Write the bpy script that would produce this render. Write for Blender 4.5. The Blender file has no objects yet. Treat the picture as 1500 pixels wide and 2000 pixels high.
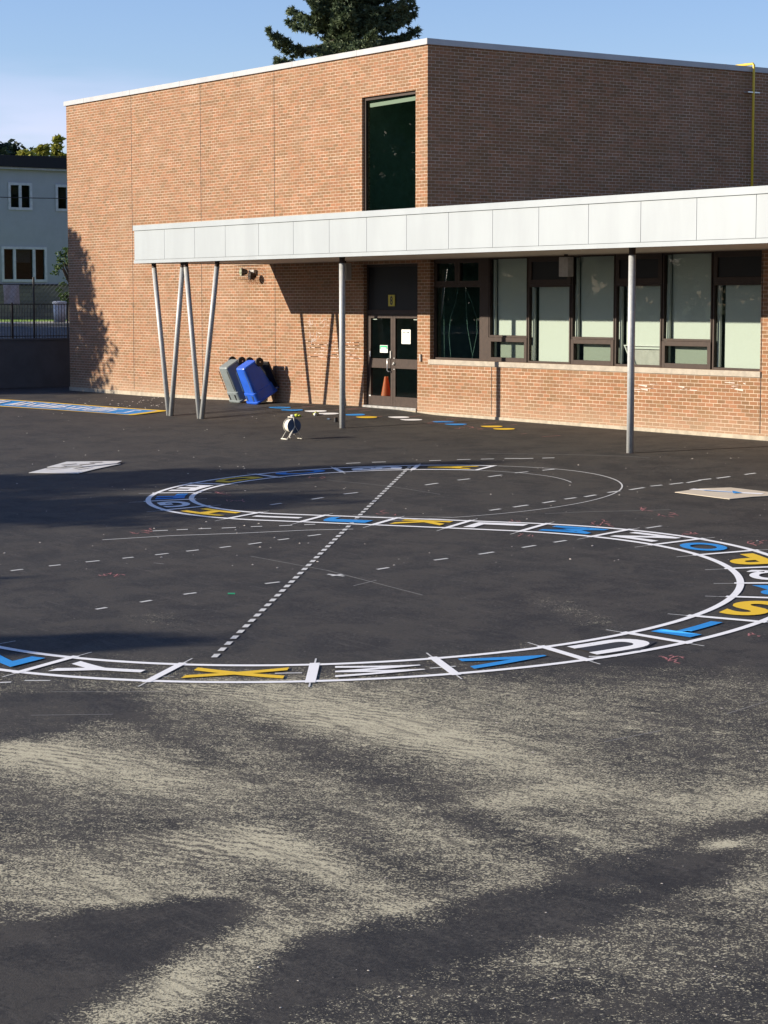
import bpy, bmesh, math, random
import numpy as np
from mathutils import Vector, Matrix
R = math.radians
random.seed(7); rng = np.random.RandomState(7)
scn = bpy.context.scene
col = scn.collection

# ------------------------------------------------------------------ survey
F_ = 4121.; CX, CY = 750., 1000.; HOR = 592.; VX = -2120.
PITCH = math.atan((CY-HOR)/F_)
def _ray(px, py):
    x = (px-CX)/F_; y = -(py-CY)/F_; c, s = math.cos(PITCH), math.sin(PITCH)
    return np.array([x, c+y*s, -s+y*c])
_d = _ray(VX, HOR); _a = math.atan2(_d[0], _d[1])
XR = -np.array([math.sin(_a), math.cos(_a)]); YR = np.array([-XR[1], XR[0]])
if YR[1] < 0: YR = -YR
def _w(d): return np.array([d[0]*XR[0]+d[1]*XR[1], d[0]*YR[0]+d[1]*YR[1], d[2]])
_g = _w(_ray(834, 801)); CAM = -(-2.62/_g[2])*_g; CAM[2] = 2.62
def plane(px, py, ax, val):
    d = _w(_ray(px, py)); t = (val-CAM[ax])/d[ax]; return CAM+t*d
def wall(px, py, y=0.): return plane(px, py, 1, y)
def proj(P):
    v = np.array(P)-CAM; r = v[0]*XR[0]+v[1]*YR[0]; f = v[0]*XR[1]+v[1]*YR[1]; u = v[2]
    c, s = math.cos(PITCH), math.sin(PITCH); zc = c*f-s*u; yc = s*f+c*u
    return CX+F_*r/zc, CY-F_*yc/zc
WXs = [-30, -19.6, -14, -11, -8.3, -5.4, -2.9, -1.2, .34, 2, 11.7, 30]; WZs = [-.25, -.18, -.172, -.135, -.08, -.04, -.02, -.03, -.10, -.105, -.13, -.17]
CXs = [-30, -14, -6.8, -5, 1.3, 11.3, 30]; CZs = [-.20, -.24, -.33, -.335, -.29, -.285, -.33]
def gz(x, y):
    yy = min(max(y, -45.), 0.3); xx = min(max(x, -30.), 60.)
    z = -.12-.007*xx+.042*yy
    if yy > -6.2:
        zw = float(np.interp(xx, WXs, WZs)); zc = float(np.interp(xx, CXs, CZs))
        if yy > -3.3: return zw+(zc-zw)*min(1., -min(yy, 0)/3.3)
        w = (yy+6.2)/2.9; w = w*w*(3-2*w); z += w*(zc-(-.12-.007*xx-.042*3.3))
    return z
def gp(px, py):
    d = _w(_ray(px, py)); lo, hi = 6., 140.
    for _ in range(36):
        t = (lo+hi)/2; P = CAM+d*t
        if P[2] > gz(P[0], P[1]): lo = t
        else: hi = t
    return P[0], P[1]
LD = Vector((.56, 1, -.367)).normalized()

# ------------------------------------------------------------------ helpers
def tag(o, label=None, cat=None, group=None, kind=None):
    if label: o['label'] = label
    if cat: o['category'] = cat
    if group: o['group'] = group
    if kind: o['kind'] = kind
    return o
def empty(name, loc=(0, 0, 0), rz=0):
    o = bpy.data.objects.new(name, None); o.empty_display_size = .2
    o.location = loc; o.rotation_euler = (0, 0, rz); col.objects.link(o); return o
class MB:
    def __init__(s): s.v = []; s.f = []; s.mi = []; s.m = 0
    def add(s, vs, fs):
        n = len(s.v); s.v += [tuple(map(float, p)) for p in vs]
        for f in fs: s.f.append(tuple(n+i for i in f)); s.mi.append(s.m)
        return s
    def box(s, x0, x1, y0, y1, z0, z1):
        v = [(x, y, z) for z in (z0, z1) for y in (y0, y1) for x in (x0, x1)]
        return s.add(v, [(0, 2, 3, 1), (4, 5, 7, 6), (0, 1, 5, 4), (2, 6, 7, 3), (0, 4, 6, 2), (1, 3, 7, 5)])
    def quad(s, a, b, c, d): return s.add([a, b, c, d], [(0, 1, 2, 3)])
    def tube(s, pts, r, n=10, cap=True):
        pts = [Vector(p) for p in pts]; rs = r if isinstance(r, (list, tuple)) else [r]*len(pts)
        base = len(s.v); up = None
        for i, p in enumerate(pts):
            t = (pts[min(i+1, len(pts)-1)]-pts[max(i-1, 0)]).normalized()
            if up is None:
                up = Vector((0, 0, 1)) if abs(t.z) < .9 else Vector((1, 0, 0))
            a = t.cross(up).normalized(); b = t.cross(a).normalized(); up = -b if (-b).dot(up) > 0 else b
            for k in range(n):
                q = p+(a*math.cos(2*math.pi*k/n)+b*math.sin(2*math.pi*k/n))*rs[i]
                s.v.append(tuple(q))
        for i in range(len(pts)-1):
            for k in range(n):
                s.f.append((base+i*n+k, base+i*n+(k+1) % n, base+(i+1)*n+(k+1) % n, base+(i+1)*n+k)); s.mi.append(s.m)
        if cap:
            s.f.append(tuple(base+k for k in range(n))); s.mi.append(s.m)
            s.f.append(tuple(base+(len(pts)-1)*n+k for k in range(n))[::-1]); s.mi.append(s.m)
        return s
    def disc(s, c, axis, r, t, n=32, r0=0.):
        c = Vector(c); ax = Vector(axis).normalized(); a = ax.orthogonal().normalized(); b = ax.cross(a)
        base = len(s.v)
        prof = [(r0, -t/2), (r, -t/2), (r, t/2), (r0, t/2)]
        for k in range(n):
            d = a*math.cos(2*math.pi*k/n)+b*math.sin(2*math.pi*k/n)
            for (rr, h) in prof: s.v.append(tuple(c+d*rr+ax*h))
        for k in range(n):
            for j in range(4 if r0 > 0 else 3):
                j2 = (j+1) % 4; k2 = (k+1) % n
                s.f.append((base+k*4+j, base+k2*4+j, base+k2*4+j2, base+k*4+j2)); s.mi.append(s.m)
        return s
    def prism(s, poly, z0, z1):
        n = len(poly); v = [(x, y, z0) for x, y in poly]+[(x, y, z1) for x, y in poly]
        f = [tuple(range(n))[::-1], tuple(range(n, 2*n))]+[(i, (i+1) % n, n+(i+1) % n, n+i) for i in range(n)]
        return s.add(v, f)
    def build(s, name, mats, parent=None, smooth=False, bevel=0):
        me = bpy.data.meshes.new(name); me.from_pydata(s.v, [], s.f)
        mats = mats if isinstance(mats, (list, tuple)) else [mats]
        for m in mats: me.materials.append(m)
        if len(mats) > 1: me.polygons.foreach_set('material_index', s.mi)
        bm = bmesh.new(); bm.from_mesh(me); bmesh.ops.recalc_face_normals(bm, faces=bm.faces[:]); bm.to_mesh(me); bm.free()
        if smooth: me.polygons.foreach_set('use_smooth', [True]*len(me.polygons))
        me.update()
        o = bpy.data.objects.new(name, me); col.objects.link(o)
        if parent: o.parent = parent
        if bevel:
            b = o.modifiers.new('b', 'BEVEL'); b.width = bevel; b.segments = 2; b.limit_method = 'ANGLE'
        return o

# ------------------------------------------------------------------ materials
ALB = .8
class NT:
    def __init__(s, name):
        s.m = bpy.data.materials.new(name); s.m.use_nodes = True; s.t = s.m.node_tree; s.t.nodes.clear()
        s.out = s.n('ShaderNodeOutputMaterial')
    def n(s, typ, **kw):
        nd = s.t.nodes.new(typ)
        for k, v in kw.items(): setattr(nd, k, v)
        return nd
    def l(s, a, b): s.t.links.new(a, b)
    def val(s, sock, v):
        if hasattr(v, 'is_output') or isinstance(v, bpy.types.NodeSocket): s.l(v, sock)
        elif isinstance(v, tuple) and len(v) == 3 and sock.type == 'RGBA': sock.default_value = (*v, 1)
        else: sock.default_value = v
    def math(s, op, a, b=0., c=None, clamp=False):
        nd = s.n('ShaderNodeMath', operation=op, use_clamp=clamp); s.val(nd.inputs[0], a); s.val(nd.inputs[1], b)
        if c is not None: s.val(nd.inputs[2], c)
        return nd.outputs[0]
    def mix(s, f, a, b, blend='MIX'):
        nd = s.n('ShaderNodeMix', data_type='RGBA', blend_type=blend); s.val(nd.inputs[0], f); s.val(nd.inputs[6], a); s.val(nd.inputs[7], b)
        return nd.outputs[2]
    def noise(s, vec, scale, detail=3, rough=.6, dist=0.):
        nd = s.n('ShaderNodeTexNoise'); s.val(nd.inputs['Vector'], vec); nd.inputs['Scale'].default_value = scale
        nd.inputs['Detail'].default_value = detail; nd.inputs['Roughness'].default_value = rough; nd.inputs['Distortion'].default_value = dist
        return nd.outputs[0]
    def ramp(s, f, a, b, smooth=True):
        nd = s.n('ShaderNodeMapRange', interpolation_type='SMOOTHSTEP' if smooth else 'LINEAR')
        s.val(nd.inputs[0], f); s.val(nd.inputs[1], a); s.val(nd.inputs[2], b); return nd.outputs[0]
    def mapping(s, vec, scale=(1, 1, 1), rot=(0, 0, 0), loc=(0, 0, 0)):
        nd = s.n('ShaderNodeMapping'); s.l(vec, nd.inputs[0]); nd.inputs['Scale'].default_value = scale
        nd.inputs['Rotation'].default_value = rot; nd.inputs['Location'].default_value = loc; return nd.outputs[0]
    def obj(s): return s.n('ShaderNodeTexCoord').outputs['Object']
    def pos(s): return s.n('ShaderNodeNewGeometry').outputs['Position']
    def bump(s, h, strength=.5, dist=.01):
        nd = s.n('ShaderNodeBump'); s.val(nd.inputs['Height'], h); nd.inputs['Strength'].default_value = strength
        nd.inputs['Distance'].default_value = dist; return nd.outputs[0]
    def bsdf(s, color, rough=.6, metal=0., normal=None, spec=.5, **kw):
        color = s.mix(1., color, (ALB, ALB, ALB), 'MULTIPLY')
        b = s.n('ShaderNodeBsdfPrincipled'); s.val(b.inputs['Base Color'], color); s.val(b.inputs['Roughness'], rough)
        s.val(b.inputs['Metallic'], metal); s.val(b.inputs['Specular IOR Level'], spec)
        if normal is not None: s.l(normal, b.inputs['Normal'])
        for k, v in kw.items(): s.val(b.inputs[k], v)
        return b.outputs[0]
    def done(s, sh): s.l(sh, s.out.inputs[0]); return s.m

def plain(name, c, rough=.6, metal=0., var=.12, scale=6., bump=0., spec=.5):
    t = NT(name); p = t.pos(); n = t.noise(p, scale, 4, .65)
    f = t.ramp(n, .3, .7)
    c0 = tuple(x*(1-var) for x in c); c1 = tuple(min(1, x*(1+var)) for x in c)
    cc = t.mix(f, c0, c1)
    r = t.math('ADD', t.math('MULTIPLY', n, .2), rough-.1)
    nm = t.bump(t.noise(p, scale*12, 3), bump, .004) if bump else None
    return t.done(t.bsdf(cc, r, metal, nm, spec))

def brick(name, ax):
    t = NT(name); p = t.pos(); sp = t.n('ShaderNodeSeparateXYZ'); t.l(p, sp.inputs[0])
    cb = t.n('ShaderNodeCombineXYZ'); t.l(sp.outputs[ax], cb.inputs[0]); t.l(sp.outputs[2], cb.inputs[1])
    def bt(bias, c1, c2, m, off=(0, 0, 0)):
        b = t.n('ShaderNodeTexBrick', offset=.5, offset_frequency=2, squash=1.)
        t.l(t.mapping(cb.outputs[0], loc=off), b.inputs['Vector'])
        b.inputs['Scale'].default_value = 1.; b.inputs['Brick Width'].default_value = .232; b.inputs['Row Height'].default_value = .08
        b.inputs['Mortar Size'].default_value = .0058; b.inputs['Mortar Smooth'].default_value = .25; b.inputs['Bias'].default_value = bias
        t.val(b.inputs['Color1'], c1); t.val(b.inputs['Color2'], c2); t.val(b.inputs['Mortar'], m)
        return b
    b1 = bt(-.05, (.305, .145, .073), (.205, .122, .058), (1, 1, 1))
    b2 = bt(.1, (.85, .85, .85), (1.15, 1.12, 1.1), (1, 1, 1), (232*.232, 400*.08, 0))
    c = t.mix(1., b1.outputs[0], b2.outputs[0], 'MULTIPLY')
    fine = t.noise(p, 60, 3, .7); c = t.mix(t.math('MULTIPLY', fine, .35), c, (.2, .11, .07))
    big = t.noise(p, .55, 5, .6, .4)
    c = t.mix(t.math('MULTIPLY', t.ramp(big, .45, .75), .22), c, (.42, .27, .18))
    mort = t.mix(t.ramp(t.noise(t.mapping(p, scale=(1, 1, 2.5)), 1.1, 5, .65), .38, .68), (.43, .34, .25), (.66, .54, .42))
    c = t.mix(b1.outputs['Fac'], c, mort)
    stv = t.noise(t.mapping(p, scale=(2.6, 2.6, .18)), 1.6, 5, .7); c = t.mix(t.math('MULTIPLY', t.ramp(stv, .5, .72), .14), c, (.12, .085, .07))
    pat = t.noise(t.mapping(p, scale=(.5, .5, 1.6)), 1.3, 6, .75); c = t.mix(t.math('MULTIPLY', t.ramp(pat, .55, .75), .16), c, (.60, .50, .42))
    # damp base and dust near the ground
    low = t.ramp(sp.outputs[2], .55, -.25); c = t.mix(t.math('MULTIPLY', low, .45), c, (.46, .35, .25))
    h = t.math('SUBTRACT', t.math('MULTIPLY', fine, .3), b1.outputs['Fac'])
    return t.done(t.bsdf(c, .88, normal=t.bump(h, .45, .006), spec=.25))
M = {}
M['brick_front'] = brick('brick_front', 0); M['brick_side'] = brick('brick_side', 1)
M['concrete'] = plain('concrete', (.40, .35, .27), .85, var=.2, scale=5, bump=.3)
M['sill'] = plain('sill_stone', (.38, .34, .28), .8, var=.15, scale=7, bump=.2)
M['frame'] = plain('bronze_frame', (.046, .030, .023), .55, var=.18, scale=9, spec=.25)
M['spandrel'] = plain('spandrel_panel', (.008, .010, .013), .5, var=.2, scale=3, spec=.25)
M['galv'] = None
def galv():
    t = NT('galvanised_steel'); p = t.pos()
    v = t.n('ShaderNodeTexVoronoi'); t.l(p, v.inputs['Vector']); v.inputs['Scale'].default_value = 28
    n = t.noise(t.mapping(p, scale=(1, 1, .3)), 9, 4)
    c = t.mix(v.outputs['Color'], (.40, .42, .42), (.50, .52, .52)); c = t.mix(t.ramp(n, .45, .8), c, (.62, .61, .57))
    return t.done(t.bsdf(c, .5, .08, spec=.5))
M['galv'] = galv()
def panelmat():
    t = NT('white_metal_panel'); p = t.pos(); n = t.noise(t.mapping(p, scale=(1, 1, .25)), 1.3, 4)
    n2 = t.noise(p, 30, 3)
    c = t.mix(t.ramp(n, .3, .75), (.345, .385, .41), (.385, .43, .455)); c = t.mix(t.math('MULTIPLY', t.ramp(n2, .6, .8), .18), c, (.45, .45, .42))
    return t.done(t.bsdf(c, .45, 0., spec=.4))
M['panel'] = panelmat()
M['panel_gap'] = plain('panel_gap', (.12, .12, .12), .8)
M['coping'] = plain('coping_metal', (.42, .43, .44), .45, var=.06, scale=2, spec=.4)
M['soffit'] = plain('soffit_board', (.70, .62, .52), .8, var=.08, scale=3)
M['black'] = plain('black_plastic', (.015, .015, .016), .45, var=.2)
M['yellow_paint'] = plain('yellow_pipe_paint', (.72, .50, .03), .45, var=.1)
M['interior'] = plain('interior_wall', (.26, .30, .29), .9)
M['room_dark'] = plain('room_dark', (.20, .27, .25), .9)
M['blind'] = plain('roller_blind_fabric', (.62, .64, .60), .9, var=.03, scale=40)
M['wire'] = plain('white_cord', (.5, .55, .58), .6)
M['white'] = plain('white_paint', (.72, .72, .70), .5, var=.05)
M['steel'] = plain('brushed_steel', (.62, .62, .60), .3, .6)
M['paper'] = plain('paper', (.80, .84, .80), .8, var=.02)
M['ink'] = plain('ink', (.06, .07, .07), .8)
M['green'] = plain('green_print', (.02, .42, .20), .6)
M['orange'] = None
def cone_mat():
    t = NT('cone_plastic'); c = t.mix(t.noise(t.pos(), 9, 3), (.95, .22, .06), (.85, .26, .10)); b = t.bsdf(c, .55); tl = t.n('ShaderNodeBsdfTranslucent'); t.val(tl.inputs[0], c)
    m = t.n('ShaderNodeMixShader'); m.inputs[0].default_value = .5; t.l(b, m.inputs[1]); t.l(tl.outputs[0], m.inputs[2]); return t.done(m.outputs[0])
M['orange'] = cone_mat()
M['grey_bin'] = plain('grey_bin_plastic', (.20, .235, .24), .5, var=.08, scale=3)
M['blue_bin'] = plain('blue_bin_plastic', (.015, .11, .62), .42, var=.1, scale=3)
M['rubber'] = plain('rubber', (.02, .018, .018), .7)
M['lamp_glass'] = plain('lamp_glass', (.42, .45, .32), .2)
M['beige_box'] = plain('grey_box', (.40, .38, .35), .6)
M['cardboard'] = plain('cardboard', (.62, .54, .42), .8, var=.06)
M['reel_blue'] = plain('reel_blue', (.035, .075, .14), .5)
M['rope'] = plain('rope', (.72, .68, .58), .85, var=.15, scale=60)
M['cream'] = plain('cream_metal', (.68, .65, .55), .5)
M['glove'] = plain('glove_yellow', (.55, .62, .05), .8)
M['stucco'] = plain('blue_stucco', (.46, .50, .52), .9, var=.04, scale=2, bump=.2)
M['roof_dark'] = plain('dark_shingles', (.012, .013, .018), .8)
M['glass_dark'] = None
M['retaining'] = plain('retaining_concrete', (.09, .10, .11), .85, var=.12, scale=1.5, bump=.2)
M['fence_black'] = plain('fence_black', (.02, .022, .025), .5)
M['fence_galv'] = plain('chain_link', (.22, .24, .26), .5, .4)
M['banner'] = plain('banner_cloth', (.52, .56, .62), .8)
M['road'] = plain('street_asphalt', (.10, .105, .11), .9, var=.15, scale=2)
M['walk'] = plain('sidewalk_concrete', (.45, .42, .37), .85)
M['grass'] = plain('lawn', (.22, .38, .04), .9, var=.4, scale=5, bump=.6)
M['bark'] = plain('bark', (.09, .065, .05), .9, var=.3, scale=12, bump=.5)
M['pebble'] = plain('pebble', (.55, .50, .44), .8)
def stone():
    t = NT('stone_base'); p = t.pos(); sp = t.n('ShaderNodeSeparateXYZ'); t.l(p, sp.inputs[0])
    cb = t.n('ShaderNodeCombineXYZ'); t.l(sp.outputs[1], cb.inputs[0]); t.l(sp.outputs[2], cb.inputs[1])
    b = t.n('ShaderNodeTexBrick', offset=.37, offset_frequency=2, squash=1.6, squash_frequency=3); t.l(cb.outputs[0], b.inputs[0])
    b.inputs['Scale'].default_value = 1; b.inputs['Brick Width'].default_value = .42; b.inputs['Row Height'].default_value = .17
    b.inputs['Mortar Size'].default_value = .008
    t.val(b.inputs['Color1'], (.30, .27, .19)); t.val(b.inputs['Color2'], (.16, .15, .13)); t.val(b.inputs['Mortar'], (.07, .07, .065))
    c = t.mix(t.math('MULTIPLY', t.noise(p, 4, 4), .5), b.outputs[0], (.2, .19, .16))
    return t.done(t.bsdf(c, .9))
M['stone'] = stone()
def glass(name, tint, gl=1., rough=.0):
    t = NT(name); tr = t.n('ShaderNodeBsdfTransparent'); t.val(tr.inputs[0], tint)
    g = t.n('ShaderNodeBsdfGlossy'); g.inputs['Roughness'].default_value = rough; t.val(g.inputs[0], (gl, gl, gl))
    n = t.bump(t.noise(t.pos(), .5, 1), .02, .02); t.l(n, g.inputs['Normal'])
    fr = t.n('ShaderNodeFresnel'); fr.inputs[0].default_value = 1.6
    gb = t.n('ShaderNodeNewGeometry').outputs['Backfacing']
    mx = t.n('ShaderNodeMixShader'); t.l(t.math('MULTIPLY', fr.outputs[0], t.math('SUBTRACT', 1., gb)), mx.inputs[0]); t.l(tr.outputs[0], mx.inputs[1]); t.l(g.outputs[0], mx.inputs[2])
    return t.done(mx.outputs[0])
M['glass'] = glass('window_glass', (.89, .925, .905), .35)
M['glass_screen'] = glass('screened_glass', (.74, .78, .745))
M['glass_tall'] = glass('tinted_glass', (.67, .79, .74))
M['house_glass'] = glass('house_glass', (.5, .55, .55), .35)
def emis(name, c, s):
    t = NT(name); e = t.n('ShaderNodeEmission'); t.val(e.inputs[0], c); e.inputs[1].default_value = s; return t.done(e.outputs[0])
M['tube'] = emis('lamp_tube', (1., .88, .66), .5)

def paint(name, c, wear=.5):
    t = NT(name); p = t.pos(); n = t.noise(p, 34, 5, .75); n2 = t.noise(p, 4, 3)
    f = t.ramp(t.math('ADD', n, t.math('MULTIPLY', n2, .25)), .80-.12*wear, .95-.12*wear)
    cc = t.mix(f, c, (.09, .085, .08)); cc = t.mix(t.math('MULTIPLY', n2, .25), cc, tuple(x*.8 for x in c))
    return t.done(t.bsdf(cc, .75, normal=t.bump(n, .35, .004), spec=.3))
M['p_white'] = paint('road_paint_white', (.92, .93, .94), .45)
M['p_yellow'] = paint('road_paint_yellow', (.86, .56, .03), .6)
M['p_blue'] = paint('road_paint_blue', (.02, .28, .72), .6)
M['p_chalk'] = paint('white_chalk', (.66, .67, .66), .9)
M['p_pink'] = paint('pink_chalk', (.48, .20, .20), 1.1)
M['p_grey'] = paint('sealer_black', (.035, .037, .045), .2)
M['p_faint'] = paint('faint_chalk', (.30, .30, .29), 1.2)

def asphalt():
    t = NT('playground_asphalt'); p = t.pos()
    at = t.n('ShaderNodeAttribute', attribute_name='dust'); dust = at.outputs['Fac']
    at2 = t.n('ShaderNodeAttribute', attribute_name='ridge'); ridge = at2.outputs['Fac']
    grain = t.noise(p, 75, 4, .75); mid = t.noise(p, 9, 4, .65); big = t.noise(p, .5, 5, .6, .6)
    sweep = t.noise(t.mapping(p, scale=(.22, 1.6, 1), rot=(0, 0, R(-38))), 1.4, 5, .6, .3)
    c = t.mix(t.ramp(grain, .35, .68), (.018, .0175, .0185), (.060, .057, .055))
    c = t.mix(t.math('MULTIPLY', t.ramp(big, .4, .65), .45), c, (.056, .048, .041))
    c = t.mix(t.math('MULTIPLY', t.ramp(sweep, .48, .64), .35), c, (.082, .076, .070))
    c = t.mix(t.math('MULTIPLY', t.ramp(mid, .5, .63), .35), c, (.020, .019, .021))
    ag = t.noise(p, 30, 4, .8); c = t.mix(t.math('MULTIPLY', t.ramp(ag, .51, .62), .42), c, (.13, .125, .115)); c = t.mix(t.math('MULTIPLY', t.ramp(ag, .48, .38), .7), c, (.008, .008, .009))
    st2 = t.noise(t.mapping(p, scale=(.5, 5., 1), rot=(0, 0, R(-30))), 2.2, 5, .7, .4); c = t.mix(t.math('MULTIPLY', t.ramp(st2, .53, .68), .30), c, (.15, .14, .13))
    bl_ = t.noise(p, 1.25, 8, .72, .5); c = t.mix(t.math('MULTIPLY', t.ramp(bl_, .49, .57), .6), c, (.070, .064, .057)); c = t.mix(t.math('MULTIPLY', t.ramp(bl_, .49, .38), .6), c, (.016, .016, .018))
    # pale specks
    v = t.n('ShaderNodeTexVoronoi'); t.l(p, v.inputs['Vector']); v.inputs['Scale'].default_value = 7; v.inputs['Randomness'].default_value = 1
    sp = t.math('MULTIPLY', t.math('LESS_THAN', v.outputs['Distance'], .07), t.math('GREATER_THAN', t.noise(p, 3.3, 2), .55))
    c = t.mix(t.math('MULTIPLY', sp, .7), c, (.30, .28, .25))
    c = t.mix(1., c, (.82, .81, .76), 'MULTIPLY')
    # sand lying in the texture of the asphalt
    pw = t.mapping(p, rot=(0, 0, R(-34.7)), scale=(1, 1, 1))
    n1 = t.noise(t.mapping(pw, scale=(.75, 1.1, 1)), 34, 5, .72, 1.2)
    n2 = t.noise(t.mapping(pw, scale=(.5, 1.2, 1)), 5.5, 4, .6, .5)
    wv = t.n('ShaderNodeTexWave', wave_type='BANDS', bands_direction='Y'); t.l(t.mapping(p, rot=(0, 0, R(-24))), wv.inputs['Vector'])
    wv.inputs['Scale'].default_value = 3.1; wv.inputs['Distortion'].default_value = 4.5; wv.inputs['Detail'].default_value = 3; wv.inputs['Detail Scale'].default_value = 1.6
    rr = t.math('MULTIPLY', t.math('SUBTRACT', wv.outputs['Fac'], .5), t.math('MULTIPLY', ridge, t.math('MULTIPLY', t.ramp(t.noise(p, 1.7, 3), .38, .6), .26)))
    n3 = t.noise(p, 62, 3, .7)
    cover = t.math('ADD', t.math('ADD', t.math('ADD', n1, t.math('MULTIPLY', t.math('SUBTRACT', n3, .5), 1.0)), rr), t.math('MULTIPLY', t.math('SUBTRACT', n2, .5), .30))
    T = t.math('SUBTRACT', .685, t.math('MULTIPLY', dust, .235))
    cov = t.ramp(t.math('SUBTRACT', cover, T), -.03, .07); cov = t.math('MULTIPLY', cov, t.ramp(dust, .015, .12))
    sand = t.mix(t.noise(p, 40, 3), (.40, .372, .265), (.82, .765, .545))
    c = t.mix(t.math('MULTIPLY', t.ramp(dust, .3, 1.3), .10), c, sand)
    scf = t.noise(t.mapping(p, scale=(.28, 3.2, 1), rot=(0, 0, R(-62))), 3.4, 5, .7, .3)
    cov = t.math('MULTIPLY', cov, t.math('SUBTRACT', 1., t.math('MULTIPLY', t.ramp(scf, .52, .64), .55)))
    c = t.mix(t.math('MULTIPLY', cov, .9), c, sand)
    h = t.math('ADD', t.math('MULTIPLY', grain, 1.), t.math('MULTIPLY', n1, .5))
    rough = t.mix(cov, (.78,)*3, (.97,)*3)
    return t.done(t.bsdf(c, rough, normal=t.bump(h, .7, .008), spec=.35))
M['asphalt'] = asphalt()

def leafmat(name, c0, c1, trans=.25):
    t = NT(name); p = t.pos(); oi = t.n('ShaderNodeNewGeometry')
    f = t.ramp(t.noise(p, 2.3, 3), .35, .65); c = t.mix(f, c0, c1)
    c = t.mix(oi.outputs['Random Per Island'], c, tuple(x*.65 for x in c0))
    b = t.bsdf(c, .65, spec=.3); tl = t.n('ShaderNodeBsdfTranslucent'); t.val(tl.inputs[0], c)
    mx = t.n('ShaderNodeMixShader'); mx.inputs[0].default_value = trans; t.l(b, mx.inputs[1]); t.l(tl.outputs[0], mx.inputs[2])
    return t.done(mx.outputs[0])
M['spruce'] = leafmat('spruce_needles', (.10, .15, .08), (.22, .27, .13), .12)
M['leaf_y'] = leafmat('yellow_green_leaves', (.26, .28, .04), (.42, .38, .07))
M['leaf_g'] = leafmat('green_leaves', (.05, .10, .025), (.09, .15, .035))
M['leaf_d'] = leafmat('dark_leaves', (.022, .045, .03), (.05, .08, .045), .1)

# ------------------------------------------------------------------ ground
def axis(lo, hi, fine0, fine1, step, mid=1.):
    a = list(np.arange(fine0, fine1, step)); x = fine0
    s = .25
    while x > lo: x -= s; a.insert(0, x); s = min(s*1.12, 40)
    x = a[-1]; s = .25
    while x < hi: x += s; a.append(x); s = min(s*1.12, 40)
    return a
def densify(a, lo, hi, step):
    o = []
    for p, q in zip(a[:-1], a[1:]):
        o.append(p)
        if lo <= p <= hi and q-p > step:
            n = int(math.ceil((q-p)/step)); o += [p+(q-p)*k/n for k in range(1, n)]
    return o+[a[-1]]
def inpoly(x, y, P):
    c = False; n = len(P); j = n-1
    for i in range(n):
        if (P[i][1] > y) != (P[j][1] > y) and x < (P[j][0]-P[i][0])*(y-P[i][1])/(P[j][1]-P[i][1])+P[i][0]: c = not c
        j = i
    return c
SA = [(-400, 1900), (0, 1808), (150, 1782), (300, 1762), (400, 1750), (470, 1757), (492, 1775), (470, 1795), (420, 1822), (360, 1852), (300, 1895), (230, 1925), (160, 1980), (60, 2060), (-400, 2200)]
SB = [(430, 2080), (450, 2000), (490, 1950), (515, 1900), (540, 1868), (600, 1835), (660, 1812), (800, 1776), (950, 1752), (1050, 1722), (1110, 1690), (1230, 1664), (1320, 1640), (1420, 1610), (1600, 1565), (1600, 1610), (1470, 1650), (1440, 1690), (1400, 1730), (1290, 1760), (1200, 1795), (1130, 1820), (1050, 1850), (900, 1885), (790, 1910), (690, 1945), (600, 1975), (560, 2080)]
SC = [(-200, 1360), (120, 1348), (250, 1350), (290, 1375), (270, 1400), (150, 1420), (0, 1455), (-200, 1500)]
BL = [  # dust patches: centre, radii, angle (deg, down-right positive), amount, ridges
 (640, 1395, 330, 46, 11, .55, .7), (900, 1450, 300, 42, 14, .5, .6), (1050, 1395, 280, 40, 9, .35, .1), (180, 1500, 240, 48, 10, .55, .5), (60, 1470, 140, 30, 5, .45, .8),
 (430, 1520, 200, 60, 12, .25, .1), (440, 1650, 190, 42, 3, .55, 1.), (640, 1700, 230, 34, 24, .55, .2), (160, 1720, 260, 50, 3, .55, .3), (330, 1760, 220, 30, 0, .3, 0),
 (760, 1790, 260, 30, -6, .4, 0), (900, 1660, 260, 40, 24, .40, 0), (1150, 1560, 260, 40, 6, .35, .1), (1120, 1625, 130, 18, 14, .5, 0), (1400, 1560, 140, 28, -4, .3, .1), (980, 1565, 120, 14, -6, .5, 0),
 (1450, 1640, 90, 20, -5, .4, 0), (1250, 1680, 220, 20, -12, .3, 0), (1480, 1560, 100, 60, 0, .3, 0),
 (380, 1890, 160, 30, -32, .6, .2), (540, 1840, 90, 24, -30, .5, 0), (270, 1970, 180, 34, -20, .5, .3), (370, 1937, 40, 12, 0, .6, 0),
 (1180, 1890, 200, 40, 6, .26, .1), (1450, 1730, 90, 34, 0, .32, 0), (1060, 1838, 48, 11, -4, .7, 0), (1410, 1648, 36, 8, 0, .9, 0), (1210, 1741, 40, 5, 0, .6, 0), (1060, 1880, 26, 6, 0, .6, 0),
 (700, 2000, 120, 20, -8, .3, 0), (680, 1340, 500, 22, 0, .28, .2), (1330, 1345, 200, 22, 0, .16, 0), (250, 1160, 90, 34, 30, .28, .6), (150, 1085, 80, 22, 25, .16, .2), (1120, 1195, 80, 14, 20, .20, 0), (1250, 1445, 200, 18, 8, -.2, 0), (760, 1530, 330, 20, 23, -.30, 0), (330, 1440, 200, 16, 25, -.28, 0), (880, 1290, 300, 20, -8, .1, 0), (330, 1610, 200, 22, -4, -.25, 0), (1400, 1400, 200, 30, 0, -.1, 0)]
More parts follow.
